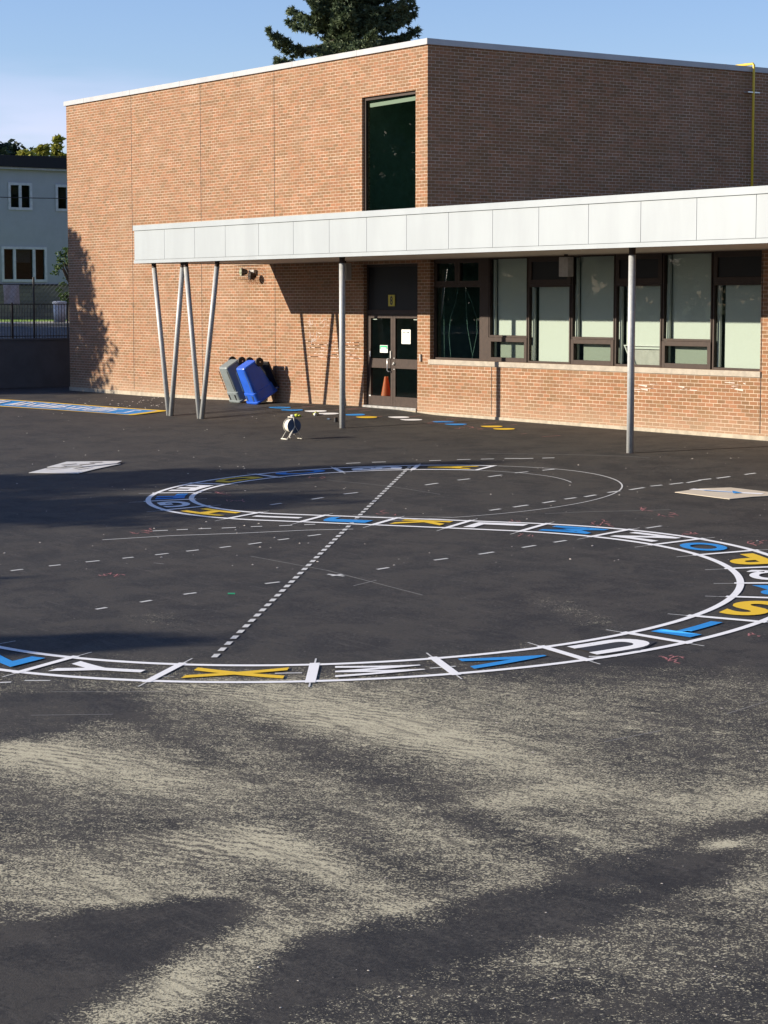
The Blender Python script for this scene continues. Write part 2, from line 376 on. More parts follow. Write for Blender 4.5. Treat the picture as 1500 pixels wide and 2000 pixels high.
def dust_at(px, py):
    base = .42*min(max((py-1290)/80, 0), 1) + .02
    if px > 620: base *= 1-.45*min(max((py-1860)/60, 0), 1)
    d = base; r = 0
    for (cx, cy, rx, ry, an, am, rg) in BL:
        dx, dy = px-cx, py-cy; a = R(an); u = (dx*math.cos(a)+dy*math.sin(a))/rx; v = (-dx*math.sin(a)+dy*math.cos(a))/ry
        q = u*u+v*v
        if q < 6: e = math.exp(-q*1.1); d += am*e; r += rg*e
    return d, min(r, 1.)
xs = axis(-23.2, 400, 20.5, 37, .085); ys = axis(-400, .31, -28.5, -13.5, .085)
xs = [max(x, -23.2) for x in xs]; ys = [y for y in ys if y < .31]+[2., 40., 200., 400.]
xs = densify(sorted(set(xs)), -23.3, 37, .35); ys = densify(ys, -14, .35, .3); nx, ny = len(xs), len(ys)
V = []; D1 = []; D2 = []
for y in ys:
    for x in xs:
        V.append((x, y, gz(x, y)))
        if 20 < x < 37.2 and -29 < y < -13:
            px, py = proj((x, y, gz(x, y)))
            wob = 9*math.sin(px*.051+py*.07)+5*math.sin(px*.13+1.3)+3*math.sin(py*.31+px*.02)
            d, r = dust_at(px, py+wob*.5)
            wx, wy = px+wob, py+wob*.35
            if inpoly(wx, wy, SA): d *= .03; r *= .2
            elif inpoly(wx, wy, SB): d = d*.08+(max(0, d-.72)*1.9); r *= .3
            elif inpoly(wx, wy, SC): d *= .12
            D1.append(max(d, 0)); D2.append(r)
        else: D1.append(.02); D2.append(0.)
D1 = np.array(D1).reshape(ny, nx)
k = D1.copy(); k[1:-1, 1:-1] = (D1[1:-1, 1:-1]*2+D1[:-2, 1:-1]+D1[2:, 1:-1]+D1[1:-1, :-2]+D1[1:-1, 2:])/6; D1 = k.ravel()
Fc = [(j*nx+i, j*nx+i+1, (j+1)*nx+i+1, (j+1)*nx+i) for j in range(ny-1) for i in range(nx-1)]
me = bpy.data.meshes.new('ground'); me.from_pydata(V, [], Fc); me.materials.append(M['asphalt'])
for nm, arr in (('dust', D1), ('ridge', D2)):
    a = me.attributes.new(nm, 'FLOAT', 'POINT'); a.data.foreach_set('value', np.array(arr, dtype=np.float32))
me.polygons.foreach_set('use_smooth', [True]*len(me.polygons))
g = bpy.data.objects.new('ground', me); col.objects.link(g); tag(g, 'dark playground asphalt dusted with pale sand in the foreground', None, kind='structure')

# upper terrace behind the retaining wall: road, kerb, lawn
def tz(x):
    return float(np.interp(-x, [23.2, 42, 60, 400], [1.36, 2.02, 2.1, 2.1]))
def strip(name, m, x0, x1, dz=0., y0=-300, y1=300, label=None):
    b = MB(); n = 24
    for i in range(n):
        a = x0+(x1-x0)*i/n; c = x0+(x1-x0)*(i+1)/n
        b.quad((a, y0, tz(a)+dz), (c, y0, tz(c)+dz), (c, y1, tz(c)+dz), (a, y1, tz(a)+dz))
    return tag(b.build(name, m), label, kind='structure')
strip('terrain', M['grass'], -23.45, -400, -.02)
strip('street', M['road'], -24.6, -33.5, .0)
strip('sidewalk', M['walk'], -34.0, -35.6, .09)
bk = MB(); bk.box(-34.0, -33.7, -300, 300, 1.5, tz(-34)+.09); tag(bk.build('kerb', M['walk']), kind='structure')

# ------------------------------------------------------------------ wall helper with openings
def wall_grid(b, u0, u1, z0, z1, holes, P):
    """P(u,z)->xyz ; rectangles of wall between openings"""
    us = sorted({u0, u1} | {h[0] for h in holes} | {h[1] for h in holes}); zs = sorted({z0, z1} | {h[2] for h in holes} | {h[3] for h in holes})
    for i in range(len(us)-1):
        for j in range(len(zs)-1):
            cu, cz = (us[i]+us[i+1])/2, (zs[j]+zs[j+1])/2
            if any(h[0] < cu < h[1] and h[2] < cz < h[3] for h in holes): continue
            b.quad(P(us[i], zs[j]), P(us[i+1], zs[j]), P(us[i+1], zs[j+1]), P(us[i], zs[j+1]))

# ------------------------------------------------------------------ school building
B = empty('school_building', (0, 0, 0)); tag(B, 'orange brick school building with tall upper window and double door', 'building')
WX0 = -19.6; TOPZ = 8.85; LOWZ = 4.40; XR1 = 24.
upw = (-2.84, -.50, 4.2, 7.80); door = (-2.78, -.41, -.03, 3.60); win = (.115, 11.42, 1.25, 3.68)
zb = -.06
b = MB(); b.m = 0
wall_grid(b, WX0, 0, zb, TOPZ, [upw, door], lambda u, z: (u, 0, z))
wall_grid(b, 0, XR1, zb, LOWZ, [win], lambda u, z: (u, 0, z))
b.m = 1
def reveals(b, h, dep, bottom=True):
    x0, x1, z0, z1 = h
    b.m = 1; b.quad((x0, 0, z0), (x0, dep, z0), (x0, dep, z1), (x0, 0, z1)); b.quad((x1, 0, z0), (x1, dep, z0), (x1, dep, z1), (x1, 0, z1))
    b.m = 0; b.quad((x0, 0, z1), (x1, 0, z1), (x1, dep, z1), (x0, dep, z1))
    if bottom: b.quad((x0, 0, z0), (x1, 0, z0), (x1, dep, z0), (x0, dep, z0))
reveals(b, upw, .25); reveals(b, door, .28); reveals(b, win, .22)
b.m = 1
b.quad((0, 0, LOWZ), (0, 22, LOWZ), (0, 22, TOPZ), (0, 0, TOPZ))
b.quad((WX0, 0, zb), (WX0, 22, zb), (WX0, 22, TOPZ), (WX0, 0, TOPZ))
b.quad((XR1, 0, zb), (XR1, 22, zb), (XR1, 22, LOWZ), (XR1, 0, LOWZ))
b.m = 0; b.quad((WX0, 22, zb), (XR1, 22, zb), (XR1, 22, LOWZ), (WX0, 22, LOWZ)); b.quad((WX0, 22, LOWZ), (0, 22, LOWZ), (0, 22, TOPZ), (WX0, 22, TOPZ))
b.build('wall', [M['brick_front'], M['brick_side']], B)
b = MB(); b.box(WX0+.02, -.02, .02, 21.9, TOPZ-.2, TOPZ-.05); b.box(.02, XR1-.02, .02, 21.9, LOWZ-.2, LOWZ-.02); b.build('roof', M['concrete'], B)
# coping (one metal flashing, with seams)
b = MB()
b.box(WX0-.06, .06, -.06, .30, TOPZ, TOPZ+.14); b.box(-.30, .06, .301, 22.06, TOPZ, TOPZ+.14); b.box(WX0-.06, WX0+.3, .301, 22.06, TOPZ, TOPZ+.14)
for x in np.arange(-18.3, 0, 3.05): b.box(x, x+.05, -.064, .304, TOPZ+.002, TOPZ+.144)
for y in np.arange(3.7, 22, 3.05): b.box(-.304, .064, y, y+.04, TOPZ+.002, TOPZ+.144)
b.build('coping', M['coping'], B)
# concrete foundation
b = MB(); b.box(WX0-.012, door[0], -.022, .1, -.7, zb); b.box(door[1], XR1, -.022, .1, -.7, zb+.015); b.box(door[0], door[1], -.05, .3, -.7, -.04)
b.build('foundation', M['concrete'], B)
for x, z0, z1 in ((-15.23, 0, 8.84), (-11.05, 0, 8.84), (-7.06, 0, 8.84), (2.59, 0, 1.24), (11.45, 0, 3.6)):
    MB().box(x-.008, x+.008, -.004, .004, z0, z1).build('control_joint', M['roof_dark'], B)
# door set
fy = .10
b = MB(); x0, x1, z0, z1 = door; dh = 2.33
b.box(x0, x0+.06, fy, fy+.1, 0, z1); b.box(x1-.06, x1, fy, fy+.1, 0, z1); b.box(x0+.06, x1-.06, fy, fy+.1, z1-.07, z1); b.box(x0+.06, x1-.06, fy, fy+.1, dh, dh+.12)
b.build('door_frame', M['frame'], B, bevel=.004)
MB().box(x0+.061, x1-.061, fy+.03, fy+.07, dh+.121, z1-.071).build('transom_panel', M['spandrel'], B)
MB().box(x0+.02, x1-.02, -.04, fy+.1, -.039, .025).build('door_sill', M['steel'], B)
xm = (x0+x1)/2-.03
for k, (a, c) in enumerate(((x0+.065, xm-.004), (xm+.004, x1-.065))):
    d = MB(); st = .135; d0 = fy+.012; d1 = fy+.06
    d.box(a, a+st*.75, d0, d1, .03, dh-.005); d.box(c-st*.75, c, d0, d1, .03, dh-.005)
    ia, ic = a+st*.75, c-st*.75
    for q0, q1 in ((.03, .27), (.98, 1.22), (dh-.09, dh-.005)): d.box(ia, ic, d0, d1, q0, q1)
    do = d.build('door', M['frame'], B, bevel=.004)
    MB().box(ia, ic, d0+.02, d0+.028, .27, .98).build('pane', M['glass'], do)
    MB().box(ia, ic, d0+.02, d0+.028, 1.22, dh-.09).build('pane', M['glass'], do)
    if k == 0:
        h = MB(); h.tube([(c-.06, d0, 1.24), (c-.13, d0-.08, 1.22), (c-.13, d0-.08, .93), (c-.10, d0-.07, .90), (c-.05, d0, .90)], .014, 8); h.build('door_handle', M['steel'], do, True)
        MB().box(a+.05, a+.10, d0-.006, d0, 1.26, 1.40).build('push_plate', M['white'], do)
        MB().box(c-.09, c-.045, d0-.03, d0, 1.24, 1.42).build('latch_guard', M['steel'], do)
        MB().box(a+.08, a+.30, d0+.06, d0+.085, dh-.13, dh-.11).build('door_closer', M['white'], do)
    else:
        h = MB(); h.disc((a+.06, d0-.015, 1.11), (0, 1, 0), .035, .03, 16); h.disc((a+.05, d0-.03, 1.085), (0, 1, 0), .02, .04, 12); h.build('lock', M['steel'], do)
        MB().disc((a+.055, d0-.004, 1.24), (0, 1, 0), .014, .008, 10).build('screw_cap', M['white'], do)
        MB().disc((a+.055, d0-.004, .96), (0, 1, 0), .014, .008, 10).build('screw_cap', M['white'], do)
        MB().box(c-.34, c-.05, d0+.06, d0+.085, dh-.13, dh-.11).build('door_closer', M['white'], do)
    MB().box(a+.03 if k == 0 else c-.09, a+.10 if k == 0 else c-.02, d0-.005, d0, .25 if k == 0 else .17, .28 if k == 0 else .21).build('kick_clip', M['white'], do)
# lobby and room interiors
b = MB(); b.box(-3.4, -.15, .30, 4.5, -.03, 3.95)
b2 = MB()
def inbox(b, x0, x1, y0, y1, z0, z1, openf):
    # open towards -y
    b.quad((x0, y1, z0), (x1, y1, z0), (x1, y1, z1), (x0, y1, z1)); b.quad((x0, y0, z0), (x0, y1, z0), (x0, y1, z1), (x0, y0, z1)); b.quad((x1, y0, z0), (x1, y1, z0), (x1, y1, z1), (x1, y0, z1))
    b.quad((x0, y0, z0), (x1, y0, z0), (x1, y1, z0), (x0, y1, z0)); b.quad((x0, y0, z1), (x1, y0, z1), (x1, y1, z1), (x0, y1, z1))
inbox(b2, -3.3, -.12, .285, 5, -.02, 3.9, 0); inbox(b2, -3.6, -.12, .26, 5, 4.0, 8.3, 0)
b2.build('interior_wall', M['room_dark'], B)
b3 = MB(); inbox(b3, .05, 11.55, .23, 5.5, .3, 4.15, 0); b3.build('classroom_wall', M['interior'], B)
MB().tube([tuple(wall(724, 206, .7)), tuple(wall(818, 191, .7))], .05, 10).build('strip_light', M['tube'], B)
# tall upper window
x0, x1, z0, z1 = upw; ux, uz = x0+.0, 4.3
b = MB(); b.box(x0, x0+.07, .07, .15, z0, z1); b.box(x1-.05, x1, .07, .15, z0, z1); b.box(x0+.07, x1-.05, .07, .15, z1-.08, z1); b.box(x0+.07, x1-.05, .07, .15, z0, z0+.1)
w_ = b.build('tall_window', M['frame'], B, bevel=.004); MB().box(x0+.07, x1-.05, .105, .115, z0+.1, z1-.08).build('pane', M['glass_tall'], w_)
# sill
b = MB(); b.box(.08, 11.46, -.035, .20, 1.13, 1.249); 
b.build('window_sill', M['sill'], B, bevel=.006)
# window bays measured on the wall
def ux_(px): return float(wall(px, 600, .12)[0])
Yf = .12
def bay(x0, x1, kind):
    root = empty('window_bay', ((x0+x1)/2, Yf, 1.25)); root.parent = B
    L0 = root.location
    def bx(b, *a): b.box(a[0]-L0.x, a[1]-L0.x, a[2]-L0.y, a[3]-L0.y, a[4]-L0.z, a[5]-L0.z)
    z0, z1 = 1.25, 3.68
    f = MB()
    def rim(f, x0, x1, z0, z1, t, y0, y1, tb=None):
        tb = tb or t
        bx(f, x0, x0+t, y0, y1, z0, z1); bx(f, x1-t, x1, y0, y1, z0, z1); bx(f, x0+t, x1-t, y0, y1, z0, z0+tb); bx(f, x0+t, x1-t, y0, y1, z1-t, z1)
    if kind == 'sash':
        zs = 1.82
        rim(f, x0, x1, zs, z1, .035, Yf, Yf+.09, .05); rim(f, x0+.0, x1, z0, zs-.003, .10, Yf-.015, Yf+.08)
        g1 = (x0+.035, x1-.035, zs+.05, z1-.035); g2 = (x0+.10, x1-.10, z0+.10, zs-.103)
        fr = f.build('frame', M['frame'], root, bevel=.004)
        p = MB(); bx(p, g1[0], g1[1], Yf+.05, Yf+.056, g1[2], g1[3]); p.build('pane', M['glass'], root)
        p = MB(); bx(p, g2[0], g2[1], Yf+.05, Yf+.056, g2[2], g2[3]); p.build('sash_pane', M['glass_screen'], root)
        bl = MB(); bx(bl, x0+.10, x1-.02, Yf+.19, Yf+.195, zs-.02, z1-.03); bl.build('roller_blind', M['blind'], root)
        bl = MB(); bx(bl, x0+.20, x1-.02, Yf+.19, Yf+.195, z0, zs-.03); bl.build('roller_blind', M['blind'], root)
        jb = MB(); bx(jb, x0+.045, x0+.10, Yf+.10, Yf+.16, z0+.05, z1-.05); jb.build('jamb_reflection', M['blind'], root)  # pale strip drawn in place of the jamb's reflection
    elif kind == 'panel':
        zs = 3.03
        rim(f, x0, x1, z0, zs, .045, Yf, Yf+.09); rim(f, x0, x1, zs+.002, z1, .12, Yf, Yf+.09)
        f.build('frame', M['frame'], root, bevel=.004)
        p = MB(); bx(p, x0+.045, x1-.045, Yf+.05, Yf+.056, z0+.045, zs-.045); p.build('pane', M['glass'], root)
        p = MB(); bx(p, x0+.12, x1-.12, Yf+.03, Yf+.06, zs+.122, z1-.12); p.build('dark_panel', M['spandrel'], root)
        bl = MB(); bx(bl, x0+.18, x1-.01, Yf+.19, Yf+.195, 1.27 if kind2 else 1.63, zs); bl.build('roller_blind', M['blind'], root)
        jb = MB(); bx(jb, x0+.055, x0+.11, Yf+.10, Yf+.16, z0+.05, zs-.05); jb.build('jamb_reflection', M['blind'], root)  # jamb reflection again, put in as a pale strip
        if not kind2:
            bl = MB(); bx(bl, x0+.28, x1-.01, Yf+.24, Yf+.245, 1.27, 1.66); bl.build('screen_panel', M['beige_box'], root)
            tb = MB(); tb.tube([np.array(q)-np.array(L0) for q in ((x0+.16, Yf+.15, 1.70), (x0+.42, Yf+.15, 1.28))], .016, 6); tb.tube([np.array(q)-np.array(L0) for q in ((x0+.14, Yf+.15, 1.70), (x1-.05, Yf+.15, 1.70))], .012, 6)
            tb.build('blind_bracket', M['white'], root)
    else:
        zs = 3.05
        rim(f, x0, x1, z0, zs, .05, Yf, Yf+.09); xm = (x0+x1)/2
        rim(f, x0, xm-.002, zs+.002, z1, .10, Yf, Yf+.09); rim(f, xm+.002, x1, zs+.002, z1, .10, Yf, Yf+.09)
        f.build('frame', M['frame'], root, bevel=.004)
        for q in ((x0+.05, x1-.05, z0+.05, zs-.05), (x0+.10, xm-.102, zs+.102, z1-.10), (xm+.102, x1-.10, zs+.102, z1-.10)):
            p = MB(); bx(p, q[0], q[1], Yf+.05, Yf+.056, q[2], q[3]); p.build('pane', M['glass_tall'], root)
        for pts in ([(858, 568), (867, 600), (868, 700)], [(894, 562), (890, 590), (880, 620), (877, 655), (881, 702)], [(909, 562), (911, 600), (913, 640), (923, 695)], [(909, 562), (921, 590), (931, 620), (932, 650), (922, 700)], [(851, 678), (862, 702)]):
            ww = [wall(x, y, Yf+.16)-np.array(L0) for x, y in pts]
            cv = []
            for i in range(len(ww)-1):
                for s in range(4): cv.append(ww[i]+(ww[i+1]-ww[i])*s/4)
            cv.append(ww[-1]); MB().tube(cv, .006, 5).build('blind_cord', M['wire'], root, True)
    return root
kind2 = True
bay(.117, ux_(939), 'first')
MB().box(ux_(939)+.002, ux_(955)-.002, Yf-.01, Yf+.1, 1.25, 3.679).build('mullion_panel', M['frame'], B, bevel=.004)
for a, c, kd in ((955, 1030, 'sash'), (1031, 1114, 'panel'), (1116, 1200, 'sash'), (1201, 1292, 'panel2'), (1294, 1390, 'sash'), (1392, 1487.5, 'panel')):
    kind2 = kd != 'panel2'
    bay(ux_(a)+.002, ux_(c)-.002 if c < 1487 else 11.418, 'panel' if kd == 'panel2' else kd)

# ------------------------------------------------------------------ canopy
CY0 = -3.64; XC0 = -8.28; XE = 18.5; CZ0, CZ1 = 3.67, 4.67; XW = -7.33
K = empty('entrance_canopy', (XC0, CY0, 3.67)); tag(K, 'long flat white panelled canopy on steel posts along the brick wall', 'canopy')
K.location = (0, 0, 0)
b = MB()
poly = [(XC0+.02, CY0+.03), (XE, CY0+.03), (XE, -.001), (XW+.02, -.001)]
b.prism(poly, CZ1-.09, CZ1-.03); b.build('roof_deck', M['concrete'], K)
b = MB(); b.prism([(XC0+.03, CY0+.04), (XE, CY0+.04), (XE, -.002), (XW+.03, -.002)], CZ0+.02, CZ0+.06); b.build('soffit', M['soffit'], K)
# fascia panels along the front and on the oblique end
fx = [263.5, 321, 380, 440, 505, 573, 643, 716, 794, 876, 962, 1052, 1149, 1251, 1360, 1476]
X = [float(plane(p, 470, 1, CY0)[0]) for p in fx]; X[0] = XC0
while X[-1] < XE-1: X.append(X[-1]+(X[-1]-X[-2]))
MB().box(XC0+.006, XE, CY0+.012, CY0+.02, CZ0+.05, CZ1-.06).build('fascia_backing', M['panel_gap'], K)
for i in range(len(X)-1):
    MB().box(X[i]+(.006 if i else 0), X[i+1]-.006, CY0, CY0+.011, CZ0+.095, CZ1-.145).build('fascia_panel', M['panel'], K)
MB().box(XC0-.025, XE, CY0-.03, CY0+.09, CZ1-.135, CZ1).build('roof_edge', M['panel'], K)
MB().box(XC0-.012, XE, CY0-.014, CY0+.03, CZ0, CZ0+.085).build('drip_edge', M['panel'], K)
e = MB(); v0 = Vector((XC0, CY0, 0)); v1 = Vector((XW, -.003, 0)); n_ = Vector((-(v1-v0).y, (v1-v0).x, 0)).normalized()
for z0, z1, o in ((CZ0, CZ0+.085, .014), (CZ0+.095, CZ1-.145, .0), (CZ1-.135, CZ1, .025)):
    a, c = v0+n_*o, v1+n_*o; a2, c2 = v0-n_*.03+Vector((.02, .03, 0)), v1-n_*.03
    e.add([(a.x, a.y, z0), (c.x, c.y, z0), (c2.x, c2.y, z0), (a2.x, a2.y, z0), (a.x, a.y, z1), (c.x, c.y, z1), (c2.x, c2.y, z1), (a2.x, a2.y, z1)],
          [(0, 1, 2, 3), (4, 5, 6, 7), (0, 1, 5, 4), (1, 2, 6, 5), (2, 3, 7, 6), (3, 0, 4, 7)])
e.build('end_fascia', M['panel'], K)
def post(p0, p1, r=.065):
    p0 = Vector(p0); p1 = Vector(p1); t = (p1-p0).normalized()
    o = MB().tube([p0, p0.lerp(p1, .45), p0.lerp(p1, .452), p1-t*.16], [r, r, r*1.03, r], 20).build('post', M['galv'], K, True)
    MB().tube([p1-t*.16, p1+t*.02], r*.96, 20).build('post_cap', M['frame'], o)
    MB().tube([p0-t*.02, p0+t*.012], r*1.5, 20).build('base_ring', M['frame'], o)
yV = -3.4; yc = -3.2
for bpx, t1, t2 in (((332, 812), 300, 357.5), ((392, 818), 362.5, 425)):
    P = plane(*bpx, 1, yV); P[2] = gz(P[0], P[1])-.02
    for s, t_ in ((-1, t1), (1, t2)):
        Q = plane(t_, 516, 1, yV); post((P[0]+s*.055, yV, P[2]), (Q[0], yV, CZ0+.03))
for bpx in ((669, 837), (1230.5, 886)):
    P = plane(*bpx, 1, yc); post((P[0], yc, gz(P[0], yc)-.01), (P[0], yc, CZ0+.03), .07)
P = plane(1230.5, 886, 1, yc); post((P[0]+9, yc, gz(P[0]+9, yc)-.01), (P[0]+9, yc, CZ0+.03), .07)

# ------------------------------------------------------------------ text helper
def text_mesh(s, size=1., bold=0.):
    cu = bpy.data.curves.new('t', 'FONT'); cu.body = s; cu.size = size; cu.offset = bold; cu.align_x = 'CENTER'; cu.align_y = 'CENTER'; cu.resolution_u = 6
    o = bpy.data.objects.new('t', cu); col.objects.link(o); dg = bpy.context.evaluated_depsgraph_get(); dg.update()
    me = bpy.data.meshes.new_from_object(o.evaluated_get(dg)); bpy.data.objects.remove(o); 
    return me
def text_on_wall(s, cx, y, cz, w, h, mat, parent, name='lettering', bold=.0):
    me = text_mesh(s, 1., bold); co = np.array([v.co[:] for v in me.vertices]); lo, hi = co.min(0), co.max(0)
    for v in me.vertices:
        u = (v.co.x-(lo[0]+hi[0])/2)/(hi[0]-lo[0])*w; q = (v.co.y-(lo[1]+hi[1])/2)/(hi[1]-lo[1])*h
        v.co = (cx+u, y, cz+q)
    me.materials.clear(); me.materials.append(mat); me.update()
    o = bpy.data.objects.new(name, me); col.objects.link(o); o.parent = parent; return o

# ------------------------------------------------------------------ things on the wall
P0 = wall(757.5, 576, fy); P1 = wall(770, 598, fy)
s_ = empty('number_sign', (0, 0, 0)); tag(s_, 'small yellow sign with black number 8 above the double door', 'sign')
ym = plain('sign_yellow', (.60, .50, .06), .6, var=.05)
MB().box(P0[0], P1[0], fy+.012, fy+.029, P1[2], P0[2]).build('sign_plate', ym, s_)
text_on_wall('8', (P0[0]+P1[0])/2, fy+.009, (P0[2]+P1[2])/2, .12, .22, M['ink'], s_, 'numeral', .03)
s_ = empty('paper_notice', (0, 0, 0)); tag(s_, 'white paper notice taped inside the right door glass', 'notice')
A = wall(784, 643.5, fy+.02); C = wall(801.5, 672, fy+.02)
MB().box(A[0], C[0], fy+.024, fy+.027, C[2], A[2]).build('sheet', M['paper'], s_)
cx = (A[0]+C[0])/2; hh = A[2]-C[2]
text_on_wall('WELCOME', cx, fy+.022, A[2]-.2*hh, .30, .035, M['ink'], s_, bold=.02); text_on_wall('to', cx, fy+.022, A[2]-.38*hh, .05, .03, M['ink'], s_)
text_on_wall('Our School', cx, fy+.022, A[2]-.52*hh, .26, .03, M['ink'], s_)
for q in (.76, .83): MB().box(cx-.04, cx+.17, fy+.021, fy+.0225, A[2]-q*hh-.004, A[2]-q*hh+.004).build('printed_line', M['ink'], s_)
s_ = empty('green_notice', (0, 0, 0)); tag(s_, 'green and white printed sticker on the left door above the handle', 'notice')
A = wall(742, 674, fy); C = wall(757, 689, fy)
MB().box(A[0], C[0], fy+.002, fy+.006, C[2], A[2]).build('sheet', M['paper'], s_)
MB().box(A[0]+.01, C[0]-.01, fy-.001, fy+.0015, A[2]-.1, A[2]-.01).build('header', M['green'], s_)
MB().box(A[0]+.05, C[0]-.05, fy-.0025, fy-.0015, A[2]-.085, A[2]-.06).build('header_strip', M['paper'], s_)
# cone in the lobby
P = wall(748, 775, .32)
s_ = empty('traffic_cone', (P[0], .42, 0)); tag(s_, 'orange traffic cone standing inside behind the left door glass', 'cone')
z0 = .0; b = MB(); b.tube([(0, 0, .03), (0, 0, .05), (0, 0, .75)], [.18, .17, .045], 24, False); b.build('cone_body', M['orange'], s_, True)
MB().box(-.19, .19, -.19, .19, 0, .03).build('cone_base', M['orange'], s_, bevel=.01)
# small box on the pier beside the door
P = wall(823, 699); s_ = MB().box(P[0]-.025, P[0]+.025, -.05, 0, P[2]-.09, P[2]+.09).build('card_reader', M['beige_box'], bevel=.008)
tag(s_, 'slim metal card reader on the brick pier right of the door', 'card reader')
# twin floodlight in a wire cage
P = wall(496, 534); s_ = empty('caged_floodlight', (P[0], 0, P[2])); tag(s_, 'twin emergency floodlights in a wire cage under the canopy', 'wall light')
MB().box(-.12, .16, -.10, -.001, -.04, .10).build('mounting_box', M['beige_box'], s_, bevel=.01)
for x, z, m in ((-.20, .04, M['lamp_glass']), (.26, -.07, M['frame'])):
    h = MB(); h.tube([(x+.06, -.12, z), (x, -.26, z), (x-.01, -.28, z)], [.05, .115, .12], 20); hh_ = h.build('lamp_head', M['frame'], s_, True)
    MB().disc((x-.011, -.285, z), (0, 1, 0), .105, .01, 20).build('lens', m, hh_)
b = MB()
for q in np.linspace(-.42, .42, 9): b.tube([(q, -.0, .22), (q, -.36, .22), (q, -.36, -.24 if q > 0 else -.16), (q, 0, -.24 if q > 0 else -.16)], .004, 4)
for z in np.linspace(-.16, .22, 5): b.tube([(-.42, 0, z), (-.42, -.36, z), (.42, -.36, z), (.42, 0, z)], .004, 4)
b.build('wire_cage', M['frame'], s_)
# boxes hanging from the soffit
for i, (px0, px1, y0, y1, lb) in enumerate(((1091.5, 1112, 498, 540, 'pale grey box hanging from the canopy soffit before the windows'), (661, 679, 514, 547, 'pale grey box hanging behind the first canopy post'))):
    A = wall(px0, y0, -.55); C = wall(px1, y1, -.55)
    s_ = empty('soffit_light', ((A[0]+C[0])/2, -.5, CZ0+.02)); tag(s_, lb, 'soffit light', 'grey boxes under the canopy')
    w = (C[0]-A[0])/2*.86; MB().box(-w, w, -.07, .09, C[2]-CZ0-.02, -.06).build('housing', M['beige_box'], s_, bevel=.01)
    MB().box(-.03, .03, -.03, .03, -.06, .0).build('bracket', M['frame'], s_)
# yellow gas pipe on the dark side wall
py_ = 10.78; s_ = empty('gas_pipe', (0, 0, 0)); tag(s_, 'yellow gas pipe running up the shaded side wall and over the coping', 'pipe')
MB().tube([(.14, py_, LOWZ-.01), (.14, py_, 8.6), (.14, py_, 9.02), (.10, py_, 9.06), (-.55, py_, 9.06), (-.62, py_, 9.02), (-.62, py_, TOPZ-.1)], .035, 12).build('pipe_run', M['yellow_paint'], s_, True)
MB().box(.0, .16, py_-.22, py_+.22, 8.28, 8.31).build('pipe_clamp', M['steel'], s_)
# chalk ghosting on the brick, left of the door
b = MB(); rr = random.Random(3)
for k in range(46):
    px = rr.uniform(590, 650); py = rr.uniform(622, 672); P = wall(px, py); l = rr.uniform(.04, .16); a = rr.choice((0, 0, 1.57, 1.2, .6)); x, z = P[0], P[2]
    dx, dz = l*math.cos(a)/2, l*math.sin(a)/2; t = .006
    b.quad((x-dx-t*math.sin(a), -.004, z-dz+t*math.cos(a)), (x+dx-t*math.sin(a), -.004, z+dz+t*math.cos(a)), (x+dx+t*math.sin(a), -.004, z+dz-t*math.cos(a)), (x-dx+t*math.sin(a), -.004, z-dz-t*math.cos(a)))
for k in range(70):
    px = rr.uniform(600, 702); P = wall(px, 0); zc = 1.2+.08*rr.choice((0, 1, 2, 3, 4, 5)); l = rr.uniform(.08, .35); x = P[0]
    b.quad((x-l/2, -.004, zc), (x+l/2, -.004, zc), (x+l/2, -.004, zc+.016), (x-l/2, -.004, zc+.014))
for k in range(20):
    px = rr.uniform(1225, 1470); py = rr.uniform(745, 770); P = wall(px, py); l = rr.uniform(.05, .3); x, z = P[0], P[2]
    b.quad((x-l/2, -.004, z), (x+l/2, -.004, z+rr.uniform(-.03, .03)), (x+l/2, -.004, z+.012), (x-l/2, -.004, z+.014))
tag(b.build('chalk_scribble', paint('brick_chalk', (.66, .55, .50), 1.)), 'faint white chalk scribbles on the brick wall beside the door', 'chalk drawing')

